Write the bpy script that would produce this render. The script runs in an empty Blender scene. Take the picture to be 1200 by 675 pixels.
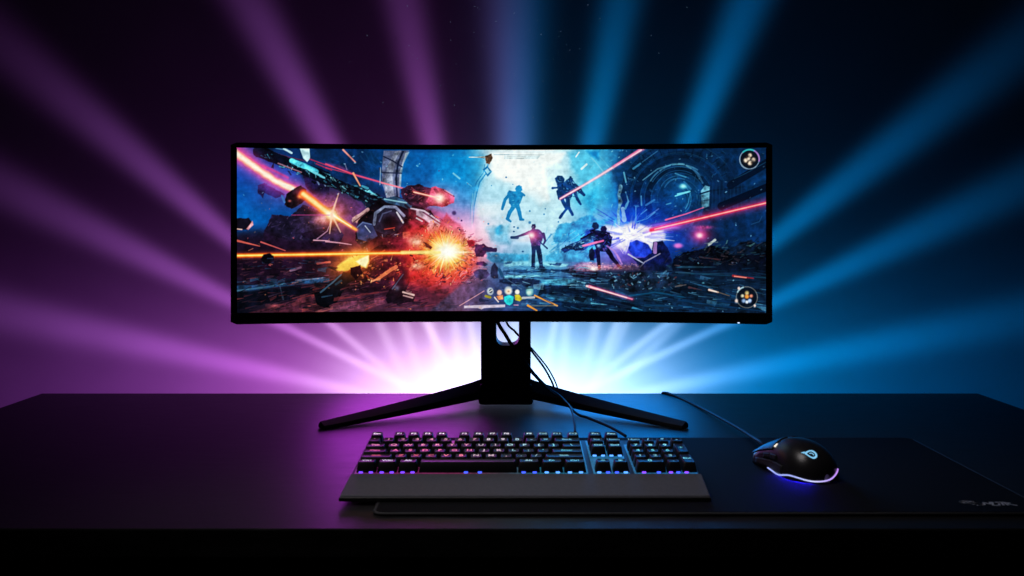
import bpy, bmesh, math, random
import numpy as np
from mathutils import Vector, Matrix

# tuning
PROJ = 5.7
NSIGN = 1.0
BASE_A, BASE_L, WHITE_A = 4.3, 148., 1.32
BEAM_A, BEAM_L = .285, 110.
PURPLE, BLUE = (.64, .12, 1.), (.0, .28, 1.)
PURPLE_N, BLUE_N = (.95, .20, 1.05), (.0, .60, 1.45)
PURPLE_B, BLUE_B = (.64, .17, 1.), (.0, .31, 1.)
DESK_P, DESK_B, FILL = 6.0, 7.5, .34
BEAMS = [  # root x, root y (pixels from the lamp), angle, strength, width offset, widening
    (-88, 0, 167.5, 1.05, 2, .06), (-66, 0, 153.6, 1.0, -6, .075), (-88, 0, 139.6, .9, -6, .075), (-38, 0, 118.8, 1.0, -4, .075), (-21, 0, 101.6, .65, -2, .07),
    (12, 0, 90, 1.05, 2, .09), (38, 0, 78.4, 1.1, -2, .07), (90, 0, 67.8, 2.0, -4, .075), (63, 0, 38.1, 1.7, -6, .075), (50, 0, 25.2, 1.7, -6, .072), (70, 0, 11.3, 1.3, 2, .06),
    (-103, 0, 114, .14, 5, .02), (-87, 0, 107.4, .13, 5, .02), (-69, 0, 100.5, .12, 5, .02), (-50, 0, 95, .12, 5, .02),
    (66, 0, 87, .12, 5, .02), (81, 0, 75.2, .13, 5, .02), (91, 0, 63.5, .14, 5, .02), (98, 0, 43.6, .16, 5, .02)]
STRIP = [(-.0312, .0100, .0052), (-.0322, -.0037, .0031), (-.0334, -.0110, .0026), (-.0338, -.0193, .0030), (-.0328, -.0341, .0062), (-.0288, -.0469, .0058), (-.0230, -.0552, .0043), (-.0154, -.0605, .0034), (-.0044, -.0634, .0036), (.0062, -.0630, .0056), (.0157, -.0597, .0106), (.0190, -.0580, .0150)]
EMB_OUT = [(-.0176, -.0415), (-.0131, -.0414), (-.0085, -.0420), (-.0048, -.0442), (-.0032, -.0485), (-.0048, -.0530), (-.0100, -.0540), (-.0138, -.0512), (-.0163, -.0465)]
EMB_IN = [(-.0150, -.0446), (-.0126, -.0440), (-.0098, -.0440), (-.0074, -.0456), (-.0060, -.0486), (-.0070, -.0512), (-.0100, -.0518), (-.0126, -.0499), (-.0143, -.0468)]
EMB_BAR = [[(-.0122, -.0456), (-.0096, -.0462), (-.0080, -.0484), (-.0084, -.0500), (-.0094, -.0498), (-.0092, -.0484), (-.0104, -.0470), (-.0121, -.0466)], [(-.0192, -.0392), (-.0150, -.0412), (-.0170, -.0428)]]
# ----------------------------------------------------------------------------
# the picture shown on the monitor: painted in numpy, stored as a colour attribute
# ----------------------------------------------------------------------------
import numpy as np
SX0, SX1, SY0, SY1 = 278.4, 896.0, 175.0, 363.2     # picture units of the screen
CW, CH = 1236, 377
_rng = np.random.default_rng(7)
_yy, _xx = np.mgrid[0:CH, 0:CW]
PX = (SX0 + (_xx + .5) * (SX1 - SX0) / CW).astype(np.float32)
PY = (SY0 + (_yy + .5) * (SY1 - SY0) / CH).astype(np.float32)

def _resize(a, h, w):
    yi = np.linspace(0, a.shape[0] - 1.001, h); xi = np.linspace(0, a.shape[1] - 1.001, w)
    y0 = yi.astype(int); x0 = xi.astype(int)
    fy = (yi - y0); fx = (xi - x0)
    fy = fy * fy * (3 - 2 * fy); fx = fx * fx * (3 - 2 * fx)
    fy = fy[:, None]; fx = fx[None, :]
    if a.ndim == 3:
        fy = fy[..., None]; fx = fx[..., None]
    A = a[y0][:, x0]; B = a[y0][:, x0 + 1]; Cc = a[y0 + 1][:, x0]; D = a[y0 + 1][:, x0 + 1]
    return (A * (1 - fx) + B * fx) * (1 - fy) + (Cc * (1 - fx) + D * fx) * fy

def vnoise(sx, sy, octv=4, seed=0, gain=.55):
    r = np.random.default_rng(seed); out = np.zeros((CH, CW)); amp = 1; tot = 0
    for o in range(octv):
        h = max(2, int((SY1 - SY0) / (sy / 2 ** o)) + 2); w = max(2, int((SX1 - SX0) / (sx / 2 ** o)) + 2)
        out += amp * _resize(r.random((h, w)), CH, CW); tot += amp; amp *= gain
    return ((out / tot - .5) * 2.2).astype(np.float32)

N_ISO = vnoise(22, 22, 5, 1); N_FINE = vnoise(5, 5, 3, 2); N_STR = vnoise(60, 5, 5, 3); N_STR2 = vnoise(34, 3.2, 4, 4)
N_DIAG = vnoise(9, 9, 4, 5)
IMG = np.zeros((CH, CW, 3), np.float32)
COLS = (274, 380, 486, 590, 694, 796); ROWS = (170, 266)

def tp(c, r, pts):
    return np.array([(COLS[c] + x / 6.745, ROWS[r] + y / 6.745) for x, y in pts], float)

def _box(x0, x1, y0, y1):
    k = CW / (SX1 - SX0); q = CH / (SY1 - SY0)
    a = max(0, int((x0 - SX0) * k)); b = min(CW, int((x1 - SX0) * k) + 2)
    c = max(0, int((y0 - SY0) * q)); d = min(CH, int((y1 - SY0) * q) + 2)
    if a >= b or c >= d: return None
    return slice(c, d), slice(a, b)

def _apply(bx, m, col, mode, tex):
    col = np.array(col, np.float32) / 255.
    I = IMG[bx]
    if tex:
        t = 1 + tex * (N_ISO[bx] * .5 + N_FINE[bx] * .6 + N_DIAG[bx] * .5)
        colr = np.clip(col[None, None] * t[..., None], 0, 1)
    else: colr = col[None, None]
    m = m[..., None]
    if mode == 'over': IMG[bx] = I * (1 - m) + colr * m
    elif mode == 'add': IMG[bx] = I + colr * m
    elif mode == 'scr': IMG[bx] = 1 - (1 - np.clip(I, 0, 1)) * (1 - np.clip(colr * m, 0, 1))
    elif mode == 'mul': IMG[bx] = I * (1 - m + colr * m)

def poly(pts, col, a=1., soft=.6, jag=0., tex=.35, mode='over'):
    pts = np.asarray(pts, float); pad = soft * 2 + jag * 2 + 1
    bx = _box(pts[:, 0].min() - pad, pts[:, 0].max() + pad, pts[:, 1].min() - pad, pts[:, 1].max() + pad)
    if bx is None: return
    X = PX[bx]; Y = PY[bx]; d = np.full(X.shape, 1e9); ins = np.zeros(X.shape, bool); n = len(pts)
    for i in range(n):
        ax, ay = pts[i]; bx_, by = pts[(i + 1) % n]
        ex, ey = bx_ - ax, by - ay; L2 = ex * ex + ey * ey + 1e-9
        t = np.clip(((X - ax) * ex + (Y - ay) * ey) / L2, 0, 1)
        d = np.minimum(d, np.hypot(X - ax - t * ex, Y - ay - t * ey))
        c = (ay > Y) != (by > Y)
        ins ^= c & (X < (bx_ - ax) * (Y - ay) / (by - ay + 1e-12) + ax)
    sd = np.where(ins, -d, d) + jag * (N_DIAG[bx] + .6 * N_FINE[bx])
    m = np.clip(.5 - sd / (2 * soft), 0, 1) * a
    _apply(bx, m, col, mode, tex)

def line(pts, w, col, a=1., soft=.5, w2=None, mode='over', tex=0., jag=0., falloff='flat'):
    pts = np.asarray(pts, float); w2 = w if w2 is None else w2
    n = len(pts) - 1; seg = np.hypot(*(pts[1:] - pts[:-1]).T); tot = seg.sum(); acc = 0
    pad = max(w, w2) * (1.6 if falloff == 'gauss' else .5) + soft * 2 + jag * 2 + 1
    bx = _box(pts[:, 0].min() - pad, pts[:, 0].max() + pad, pts[:, 1].min() - pad, pts[:, 1].max() + pad)
    if bx is None: return
    X = PX[bx]; Y = PY[bx]; M = np.zeros(X.shape)
    for i in range(n):
        (ax, ay), (bx_, by) = pts[i], pts[i + 1]
        ex, ey = bx_ - ax, by - ay; L2 = ex * ex + ey * ey + 1e-9
        t = np.clip(((X - ax) * ex + (Y - ay) * ey) / L2, 0, 1)
        d = np.hypot(X - ax - t * ex, Y - ay - t * ey)
        if jag: d = d + jag * (N_DIAG[bx] + .6 * N_FINE[bx])
        g = (acc + t * seg[i]) / tot; ww = (w + (w2 - w) * g) / 2; acc += seg[i]
        if falloff == 'gauss': m = np.exp(-(np.maximum(d, 0) / (ww + 1e-3)) ** 2 * 1.4)
        else: m = np.clip(.5 - (d - ww) / (2 * soft), 0, 1)
        M = np.maximum(M, m)
    _apply(bx, M * a, col, mode, tex)

def glow(x, y, rx, ry, col, a=1., p=2., mode='scr', rot=0., tex=0.):
    R = max(rx, ry) * 2.6; bx = _box(x - R, x + R, y - R, y + R)
    if bx is None: return
    X = PX[bx] - x; Y = PY[bx] - y; c, s = math.cos(rot), math.sin(rot)
    q = np.sqrt(((X * c + Y * s) / rx) ** 2 + ((-X * s + Y * c) / ry) ** 2)
    m = np.exp(-q ** p) * a
    if tex: m = np.clip(m * (1 + tex * (N_ISO[bx] + N_FINE[bx])), 0, 1)
    _apply(bx, m, col, mode, 0)

def tpoly(c, r, pts, col, **k): poly(tp(c, r, pts), col, **k)
def tline(c, r, pts, w, col, **k):
    if k.get('w2') is not None: k['w2'] /= 6.745
    line(tp(c, r, pts), w / 6.745, col, **k)
def tglow(c, r, x, y, rx, ry, col, **k):
    (a, b), = tp(c, r, [(x, y)]); glow(a, b, rx / 6.745, ry / 6.745, col, **k)

def hp(sd, pts): return np.array([((278, 586)[sd] + x / 3.59, 175 + y / 3.59) for x, y in pts], float)
def hpoly(sd, pts, col, **k): poly(hp(sd, pts), col, **k)
def hline(sd, pts, w, col, **k):
    if k.get('w2') is not None: k['w2'] /= 3.59
    line(hp(sd, pts), w / 3.59, col, **k)
def hglow(sd, x, y, rx, ry, col, **k):
    (a, b), = hp(sd, [(x, y)]); glow(a, b, rx / 3.59, ry / 3.59, col, **k)
def inside(P, x, y):
    c = False; n = len(P)
    for i in range(n):
        (ax, ay), (bx, by) = P[i], P[(i + 1) % n]
        if (ay > y) != (by > y) and x < (bx - ax) * (y - ay) / (by - ay) + ax: c = not c
    return c
def scrap(sd, P, n, pal, ln=(4, 22), w=(2, 6), ang=0., spread=.6, a=(.35, .9), shards=.4):
    """fill a region with small machine-like fragments and edge glints"""
    R = _rng; xs = [q[0] for q in P]; ys = [q[1] for q in P]; k = 0; t = 0
    while k < n and t < n * 8:
        t += 1; x = R.uniform(min(xs), max(xs)); y = R.uniform(min(ys), max(ys))
        if not inside(P, x, y): continue
        k += 1; c = pal[R.integers(len(pal))]; l = R.uniform(*ln); q = ang + R.normal(0, spread); dx, dy = l * math.cos(q), l * math.sin(q)
        if R.random() < shards:
            hpoly(sd, [(x, y), (x + dx, y + dy), (x + dx * .8 - dy * R.uniform(.2, .6), y + dy * .8 + dx * R.uniform(.2, .6)), (x - dy * R.uniform(.1, .5), y + dx * R.uniform(.1, .5))], c, a=R.uniform(*a), soft=.45, jag=.25, tex=.4)
        else: hline(sd, [(x, y), (x + dx * .5, y + dy * .5 + R.uniform(-1, 1)), (x + dx, y + dy)], R.uniform(*w), c, a=R.uniform(*a), w2=1.2, jag=.25, soft=.45)
def arc(cx, cy, rx, ry, a0, a1, w, col, a=1., dash=0, **k):
    n = 26; P = [(cx + rx * math.cos(math.radians(a0 + (a1 - a0) * i / n)), cy - ry * math.sin(math.radians(a0 + (a1 - a0) * i / n))) for i in range(n + 1)]
    if not dash: line(P, w, col, a=a, **k)
    else:
        for i in range(0, n - dash, dash + 1): line(P[i:i + dash + 1], w, col, a=a, **k)

def paint_screen():
    global IMG
    R = _rng
    grid = [
     [(60,60,130),(20,50,110),(10,50,95),(5,55,110),(10,75,135),(10,110,175),(190,220,240),(220,242,250),(70,165,215),(10,85,140),(8,60,105),(8,45,85),(8,45,90)],
     [(20,70,160),(25,70,160),(10,50,100),(5,50,105),(5,85,155),(0,128,203),(120,200,238),(228,246,252),(95,188,232),(12,100,165),(5,70,115),(8,52,98),(8,55,110)],
     [(5,85,165),(50,80,160),(55,40,90),(25,42,85),(20,72,145),(60,130,205),(160,218,244),(185,226,244),(70,178,226),(0,100,180),(5,65,125),(5,50,100),(10,62,122)],
     [(0,100,180),(0,80,150),(90,50,100),(60,40,80),(110,40,60),(160,110,190),(180,214,244),(170,220,245),(110,182,232),(20,70,205),(20,50,150),(10,40,110),(10,60,125)],
     [(18,25,55),(38,28,66),(105,48,70),(70,25,50),(180,60,60),(235,120,130),(130,190,235),(130,200,240),(60,130,210),(80,60,230),(15,40,140),(8,30,75),(12,50,100)],
     [(25,10,35),(50,20,50),(90,35,50),(110,30,40),(180,60,50),(185,60,70),(60,140,190),(90,170,215),(100,100,160),(80,60,120),(15,30,60),(10,18,35),(10,15,30)],
     [(20,48,80),(40,38,68),(66,36,60),(70,40,74),(85,40,68),(105,55,80),(40,55,95),(40,100,150),(40,90,130),(25,60,95),(12,50,80),(10,45,75),(8,40,75)],
     [(15,20,45),(70,40,65),(125,66,96),(95,56,86),(105,66,104),(130,70,96),(55,55,102),(20,45,80),(15,60,100),(10,70,115),(10,60,100),(8,45,80),(6,35,70)]]
    IMG = _resize(np.array(grid, float) / 255., CH, CW).astype(np.float32)
    IMG *= (1 + .09 * N_ISO + .04 * N_FINE)[..., None]
    # ---------------------------------------------------------------- sky and portal
    tpoly(2,0,[(-400,40),(560,85),(545,180),(520,280),(495,370),(470,470),(455,560),(440,660),(300,560),(100,480),(-400,300)],(0,126,200),a=.55,soft=3,jag=.8,tex=.12)
    tpoly(2,0,[(590,45),(548,175),(520,290),(494,410),(482,540),(520,700),(1250,700),(1180,380),(1200,45)],(176,224,246),a=.62,soft=7,jag=2.5,tex=.1)
    tpoly(3,0,[(-110,60),(480,60),(440,140),(330,165),(345,300),(360,430),(290,470),(180,380),(60,290),(-60,260),(-110,190)],(236,249,253),a=.92,soft=2.5,jag=1.6,tex=.03)
    tglow(3,0,60,170,210,150,(255,255,255),a=.5)
    tglow(2,0,640,460,180,170,(150,212,243),a=.75,p=6,mode='over')
    tpoly(2,0,[(500,460),(742,450),(742,540),(560,560),(490,540)],(205,236,248),a=.6,soft=3,jag=1.5,tex=.05)
    tglow(3,0,190,540,190,180,(160,216,243),a=.6,p=6,mode='over')
    tpoly(3,0,[(520,60),(760,45),(742,330),(650,320),(600,260),(540,180)],(78,180,228),a=.8,soft=3,jag=2,tex=.12)
    tpoly(3,0,[(660,45),(760,45),(760,120),(700,90)],(16,120,190),a=.9,soft=2,jag=1,tex=.2)
    tpoly(3,0,[(640,430),(742,330),(742,520),(690,560)],(30,150,215),a=.7,soft=4,jag=1.5)
    # dark gate frame, left edge of the portal
    for o,w_ in ((0,9),(26,4)):
        tline(2,0,[(572-o,150),(560-o,215),(505-o,290),(480-o,380),(462-o,470),(452-o,600)],w_,(8,120,190),a=.8,jag=.3,tex=.3)
    tline(2,0,[(450,380),(440,500),(446,640)],5,(120,205,240),a=.6,jag=.5)
    tpoly(2,0,[(532,190),(566,160),(604,205),(570,245)],(10,110,175),jag=.2); tpoly(2,0,[(546,195),(568,176),(588,206),(568,226)],(140,205,235),tex=0)
    # pilot names bar at the top edge
    tline(2,0,[(420,92),(550,92)],10,(190,190,175),a=.8,jag=.6,tex=.6); tline(2,0,[(440,80),(540,100)],5,(70,60,60),a=.5,jag=.5)
    tpoly(2,0,[(550,85),(600,65),(608,100),(585,148),(556,138)],(120,90,70),jag=1,tex=1)
    tline(2,0,[(620,72),(742,72)],4,(90,140,170),a=.8); tline(3,0,[(0,72),(320,74)],3,(120,150,165),a=.8)
    tpoly(3,0,[(0,78),(290,80),(270,106),(0,106)],(150,185,200),a=.6,tex=.5); tline(3,0,[(10,92),(260,94)],5,(225,240,245),a=.7,jag=.8)
    # right half of the sky: streaks and glitter
    for _ in range(46):
        x=R.uniform(690,790); y=R.uniform(176,245); l=R.uniform(1,6); ang=R.uniform(.4,1.2)*(1 if R.random()<.5 else -1)
        line([(x,y),(x+l*math.cos(ang),y+l*math.sin(ang))],R.uniform(.4,1.1),(120,200,235),a=R.uniform(.15,.6))
    tline(4,0,[(0,95),(110,230)],7,(130,205,235),a=.55,jag=.4); tline(4,0,[(60,80),(160,200)],5,(110,190,225),a=.4,jag=.4)
    tline(3,0,[(620,185),(660,150)],16,(205,240,250),a=.9); tline(3,0,[(575,90),(600,55)],9,(225,245,250),a=.9)
    # ---------------------------------------------------------------- vaulted tunnel on the right
    tpoly(4,0,[(240,230),(330,130),(560,50),(742,45),(1500,40),(1500,680),(742,680),(500,640),(330,640),(300,420)],(5,52,98),a=.55,soft=5,jag=1.2,tex=.35)
    hpoly(1,[(520,0),(1113,0),(1113,470),(690,470),(560,330),(500,200),(470,90)],(6,44,84),a=.75,soft=4,jag=1.5,tex=.4)
    for r_,w_,c_ in ((225,46,(7,40,76)),(178,30,(6,30,60)),(128,26,(5,28,56)),(100,30,(8,52,96))): arc(*hp(1,[(752,205)])[0],r_/3.59,r_*.93/3.59,200,-30,w_/3.59,c_,a=.8,jag=.5,tex=.4)
    hglow(1,770,190,70,60,(10,90,150),a=.45)
    for r_ in (248,203,160,142,114,88): arc(*hp(1,[(752,205)])[0],r_/3.59,r_*.93/3.59,190,-20,.5,(40,110,150),a=.3,jag=.5)
    for t_ in range(20,190,9):
        q=math.radians(t_); x0,y0=752+203*math.cos(q),205-203*.93*math.sin(q); x1,y1=752+244*math.cos(q),205-244*.93*math.sin(q); hline(1,[(x0,y0),(x1,y1)],3,(3,22,48),a=.6,jag=.3)
    scrap(1,[(500,20),(1000,10),(1000,330),(640,330),(540,240)],260,[(4,26,54),(14,70,116),(30,100,150),(5,36,70),(60,140,180)],ln=(4,26),w=(1.5,4),ang=-.6,spread=.8,a=(.15,.5),shards=.3)
    cx,cy=796,228
    for rx,ry,w_,col,a_ in ((37,35,1.5,(90,160,195),.5),(34.5,32.5,.8,(40,110,160),.7),(29,28,.9,(30,100,150),.6),(23,22,.8,(50,130,175),.55),(18.5,19,1.5,(50,130,180),.5)):
        arc(cx,cy,rx,ry,152,60 if rx<30 else 42,w_,col,a=a_,dash=5 if w_>1 else 0,jag=.25)
    arc(794,233,16,18,70,-70,1.3,(50,140,185),a=.5,dash=7,jag=.2); arc(794,234,13,14,60,-40,.7,(40,120,170),a=.7)
    arc(cx,cy,41,40,150,30,5,(7,42,80),a=.7)
    tline(4,0,[(405,275),(520,190),(640,152),(720,152)],8,(110,180,205),a=.6,jag=.3,tex=.4)
    tline(4,0,[(395,470),(392,400)],10,(90,160,205),a=.7); tline(4,0,[(430,470),(495,430)],14,(70,140,195),a=.6,jag=.5)
    tline(4,0,[(330,185),(385,148)],14,(70,150,190),a=.7,jag=.8); tline(4,0,[(400,135),(520,50)],6,(70,140,180),a=.6)
    tline(4,0,[(660,225),(742,255)],10,(70,150,190),a=.7,jag=.4); tline(4,0,[(660,400),(760,370)],9,(110,215,245),a=.9); tline(4,0,[(590,465),(625,455)],8,(90,170,200),a=.6)
    tglow(4,0,720,325,22,16,(120,220,250),a=.9); tglow(5,0,35,325,30,18,(90,190,235),a=.8); tline(5,0,[(-10,385),(85,365)],11,(110,215,245),a=.9); tline(5,0,[(40,290),(90,345)],14,(50,130,180),a=.6,jag=.5)
    tline(5,0,[(0,150),(40,155)],12,(90,150,180),a=.6); tline(5,0,[(55,165),(95,185)],11,(110,170,190),a=.6); tline(5,0,[(110,185),(150,235),(185,300)],16,(60,120,160),a=.6,jag=.6)
    tline(5,0,[(90,380),(75,450),(50,500)],6,(70,150,190),a=.6)
    # ribbed drum
    tpoly(5,0,[(235,275),(510,300),(520,660),(240,640)],(8,40,80),a=.85,soft=1.5,jag=.4,tex=.3)
    tpoly(5,0,[(170,360),(205,320),(240,330),(235,480),(180,500)],(95,150,175),a=.85,jag=.6,tex=.7)
    tline(5,0,[(165,385),(240,362),(400,345),(520,330)],12,(6,30,60),a=.9); tline(5,0,[(175,440),(240,430)],5,(15,50,80),a=.8)
    for i in range(9): tline(5,0,[(262+i*28,285+i*2),(258+i*28,500)],6,(14,62,104),a=.5,jag=.3)
    tpoly(5,0,[(360,90),(460,180),(440,260),(380,280)],(6,34,68),a=.7,soft=2,jag=.6)
    tline(5,0,[(400,320),(680,150)],58,(4,20,46),a=.92,w2=62); tline(5,0,[(430,270),(520,228),(680,140)],5,(30,95,130),a=.6)
    tline(5,0,[(330,480),(680,335)],60,(3,16,40),a=.92,w2=56); tline(5,0,[(520,330),(680,250)],30,(8,70,130),a=.5,soft=2)
    tpoly(5,0,[(520,480),(680,455),(680,780),(520,780)],(8,52,104),a=.6,soft=2,tex=.3)
    tline(5,0,[(560,620),(620,600),(640,560)],5,(40,100,150),a=.5,jag=.6)
    # ---------------------------------------------------------------- left half: wrecked ships
    tpoly(0,0,[(150,25),(742,25),(1250,45),(1250,400),(742,330),(560,300),(500,215),(330,140),(180,70)],(8,46,92),a=.72,soft=1.5,jag=.8,tex=.4)
    tpoly(0,0,[(170,50),(330,75),(560,150),(742,215),(742,290),(500,215),(330,140),(180,70)],(10,18,46),soft=.6,jag=.6,tex=.6)
    tline(0,0,[(200,35),(420,100),(560,130)],10,(120,40,70),a=.7,jag=.5)
    tpoly(0,0,[(450,118),(560,150),(640,190),(655,215),(470,160),(440,140)],(60,180,222),jag=.7,tex=.7)
    tpoly(0,0,[(515,30),(592,28),(590,110),(570,140),(540,110)],(180,230,248),jag=.6,tex=.3); tline(0,0,[(390,38),(450,70)],14,(170,215,235),jag=.6); tline(0,0,[(330,35),(390,45)],8,(120,170,200),a=.6,jag=.7)
    tline(0,0,[(330,140),(520,215)],10,(150,110,130),a=.9,w2=5); tline(0,0,[(690,220),(745,240)],11,(90,190,220))
    tpoly(0,0,[(540,235),(742,250),(742,480),(640,400),(560,330)],(24,22,62),jag=1.2,tex=.9)
    for x,y in ((640,270),(690,280),(730,265)): tline(0,0,[(x,y),(x+22,y+40)],9,(130,160,200),a=.7,jag=.7)
    for c0 in ([(590,115),(760,175)],[(640,150),(760,200)]): tline(0,0,c0,8,(190,50,90),a=.8)
    tline(1,0,[(0,150),(110,175),(230,235),(440,295),(600,335),(742,372)],30,(150,20,60),a=.55,falloff='gauss',mode='scr')
    tline(1,0,[(0,152),(230,235),(440,293),(742,374)],9,(235,80,110)); tline(1,0,[(0,180),(200,228)],7,(210,60,95),a=.8)
    tline(1,0,[(135,40),(230,135)],13,(235,140,130),w2=9); tline(1,0,[(215,222),(270,320)],15,(240,150,120),w2=9); tline(1,0,[(150,150),(165,195)],7,(140,130,160),a=.7)
    for i in range(18):
        x=R.uniform(0,430); y=R.uniform(45,180); tline(1,0,[(x,y),(x+R.uniform(20,90),y+R.uniform(20,90))],R.uniform(3,9),(20,80,130),a=R.uniform(.2,.5),jag=.5)
    # stone arch
    tpoly(1,0,[(455,45),(660,40),(620,120),(590,210),(580,420),(480,420),(440,300),(440,180)],(88,98,130),jag=.4,tex=.5)
    tpoly(1,0,[(545,50),(590,45),(545,130),(525,230),(540,415),(480,420),(455,300),(490,150)],(138,146,170),a=.75,jag=.8,tex=.6)
    tpoly(1,0,[(600,45),(620,45),(580,130),(560,260),(570,410),(555,410),(545,260),(560,140)],(22,36,68),jag=.4)
    tpoly(1,0,[(625,60),(665,48),(615,140),(598,220),(590,330),(578,330),(582,210)],(175,190,205),a=.8,jag=.6,tex=.4)
    tline(1,0,[(455,90),(530,125),(600,170)],10,(24,34,66)); tline(1,0,[(420,180),(440,215),(595,220)],10,(26,36,70),a=.8); tline(1,0,[(430,175),(425,310)],9,(150,170,190),a=.8,jag=.6)
    tline(1,0,[(440,295),(600,335)],11,(245,120,140))
    tpoly(1,0,[(660,60),(742,45),(800,45),(860,180),(820,330),(742,320),(600,330),(610,200)],(4,84,150),a=.6,soft=4,jag=.4,tex=.15)
    tpoly(1,0,[(585,380),(640,320),(742,310),(850,340),(850,470),(742,500),(620,450)],(40,24,52),jag=1.6,tex=.9)
    # mauve haze and machine body
    tpoly(1,0,[(-120,380),(100,380),(300,450),(330,560),(250,640),(100,620),(-120,560)],(84,48,104),a=.8,soft=3,jag=1.5,tex=.5)
    tpoly(1,0,[(0,230),(90,270),(170,320),(300,340),(420,390),(440,470),(330,510),(280,450),(150,380),(40,300),(0,280)],(10,28,52),jag=1.2,tex=1)
    tpoly(1,0,[(190,325),(240,315),(300,355),(290,380),(215,350)],(64,150,180),jag=.7,tex=.8); tpoly(1,0,[(300,355),(340,350),(405,395),(380,410),(320,380)],(80,165,190),jag=.7,tex=.8); tline(1,0,[(285,320),(330,340)],16,(60,140,170),jag=.6)
    tline(1,0,[(0,235),(50,270)],14,(70,150,180),a=.8,jag=.7); tline(1,0,[(80,300),(165,355)],9,(150,150,160),a=.7,jag=.5)
    tpoly(1,0,[(330,510),(430,430),(560,400),(680,440),(742,520),(800,700),(742,900),(520,960),(380,880),(260,760),(230,660)],(18,16,34),jag=2,tex=1)
    tpoly(1,0,[(385,610),(400,540),(460,490),(560,490),(620,540),(610,600),(570,640),(540,560),(470,520),(420,570)],(110,130,165),jag=.9,tex=.9)
    tglow(1,0,490,590,90,75,(30,18,40),a=.9,p=4,mode='over'); tline(1,0,[(540,545),(590,600)],18,(205,215,235),a=.8,jag=.6); tline(1,0,[(410,590),(430,550),(480,515)],7,(190,200,215),a=.7,jag=.5)
    tpoly(1,0,[(450,420),(540,400),(660,460),(665,520),(600,490),(540,450)],(46,84,116),jag=.9,tex=.9); tline(1,0,[(590,460),(660,510)],14,(70,130,165),a=.7,jag=.7)
    tpoly(1,0,[(205,570),(290,520),(340,500),(300,560),(240,610)],(190,140,140),jag=.7,tex=.6)
    tpoly(1,0,[(240,650),(300,590),(350,600),(390,700),(360,760),(260,740)],(52,74,126),jag=.5,tex=.4); tline(1,0,[(300,660),(330,690)],5,(190,200,220))
    tpoly(1,0,[(660,470),(742,440),(860,560),(890,700),(742,640)],(60,40,72),jag=1.6,tex=.9)
    tline(1,0,[(700,560),(742,590),(820,640)],14,(210,190,200),a=.7,jag=.9)
    for _ in range(40):
        x=R.uniform(290,740); y=R.uniform(430,700); tline(1,0,[(x,y),(x+R.uniform(-25,30),y+R.uniform(-8,24))],R.uniform(3,8),[(150,70,60),(90,110,140),(200,90,70),(170,160,180)][R.integers(4)],a=R.uniform(.25,.7),jag=.5)
    # hull falling under the fiery beam
    tpoly(0,0,[(235,690),(300,545),(440,560),(540,470),(742,540),(860,700),(820,760),(742,830),(500,810),(300,760),(235,760)],(40,30,68),jag=1.2,tex=.5)
    tpoly(0,0,[(310,700),(470,590),(600,560),(690,620),(560,720),(400,760)],(66,50,100),a=.7,soft=1.5,jag=1.2,tex=.5)
    tpoly(0,0,[(190,320),(240,300),(330,350),(400,390),(330,420),(240,380),(230,415),(190,380)],(40,32,92),a=.9,jag=.7,tex=.4)
    tpoly(0,0,[(30,575),(120,572),(150,615),(110,660),(30,665)],(22,18,36),jag=.7); tpoly(0,0,[(105,655),(150,595),(158,625),(120,662)],(210,140,150),jag=.3)
    tline(0,0,[(30,655),(70,660)],8,(220,170,160))
    hpoly(0,[(0,375),(200,370),(420,385),(560,420),(640,520),(620,600),(0,560)],(20,10,26),a=.72,soft=4,jag=2,tex=.7)
    hpoly(0,[(112,340),(150,275),(215,282),(262,240),(330,262),(400,232),(430,300),(390,335),(330,378),(200,378)],(26,22,46),a=.9,jag=1.2,tex=.6)
    hpoly(0,[(215,300),(300,270),(385,262),(380,320),(300,352),(230,345)],(54,42,84),a=.75,soft=1,jag=1.2,tex=.6)
    hpoly(0,[(255,350),(340,330),(395,325),(350,372),(280,372)],(24,14,36),a=.8,jag=1,tex=.7); hline(0,[(330,372),(372,340),(388,300)],5,(170,130,165),a=.8,w2=3)
    scrap(0,[(120,300),(400,240),(420,330),(330,375),(150,370)],90,[(14,12,30),(70,58,104),(36,28,60),(96,70,110)],ang=-.3,a=(.25,.7))
    # barrel
    hline(0,[(90,15),(250,75),(420,150),(600,225)],46,(8,14,32),w2=40,jag=.7,tex=.8); scrap(0,[(100,10),(270,60),(440,130),(610,200),(600,240),(420,175),(230,100),(100,40)],150,[(60,150,180),(14,40,64),(120,190,205),(4,8,20),(30,84,112)],ang=.42,spread=.5,ln=(5,24),a=(.4,.95))
    hline(0,[(225,50),(325,95)],20,(80,200,235),jag=1,tex=.7); hline(0,[(300,88),(360,120)],7,(110,200,225),jag=.6,a=.9); hline(0,[(170,62),(265,98)],5,(150,110,130),a=.9)
    # torso, helmet, shoulder plates
    hpoly(0,[(500,300),(540,250),(590,205),(660,200),(740,220),(850,300),(840,360),(780,420),(700,470),(620,480),(540,440),(490,380)],(14,14,28),jag=1.2,tex=.9)
    hpoly(0,[(555,300),(570,255),(610,232),(660,235),(696,270),(694,310),(660,345),(610,355),(570,335)],(34,40,62),jag=.6,tex=.7)
    hline(0,[(572,310),(575,270),(610,242),(655,243),(690,275)],13,(104,122,158),jag=.6,tex=.6,a=.9); hline(0,[(660,262),(688,300)],8,(190,200,225),jag=.4,a=.9); hline(0,[(600,262),(640,255)],5,(160,175,205),a=.7)
    hglow(0,632,312,40,36,(14,10,20),a=.95,p=4,mode='over'); hline(0,[(610,330),(650,325)],4,(150,60,50),a=.8)
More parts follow.
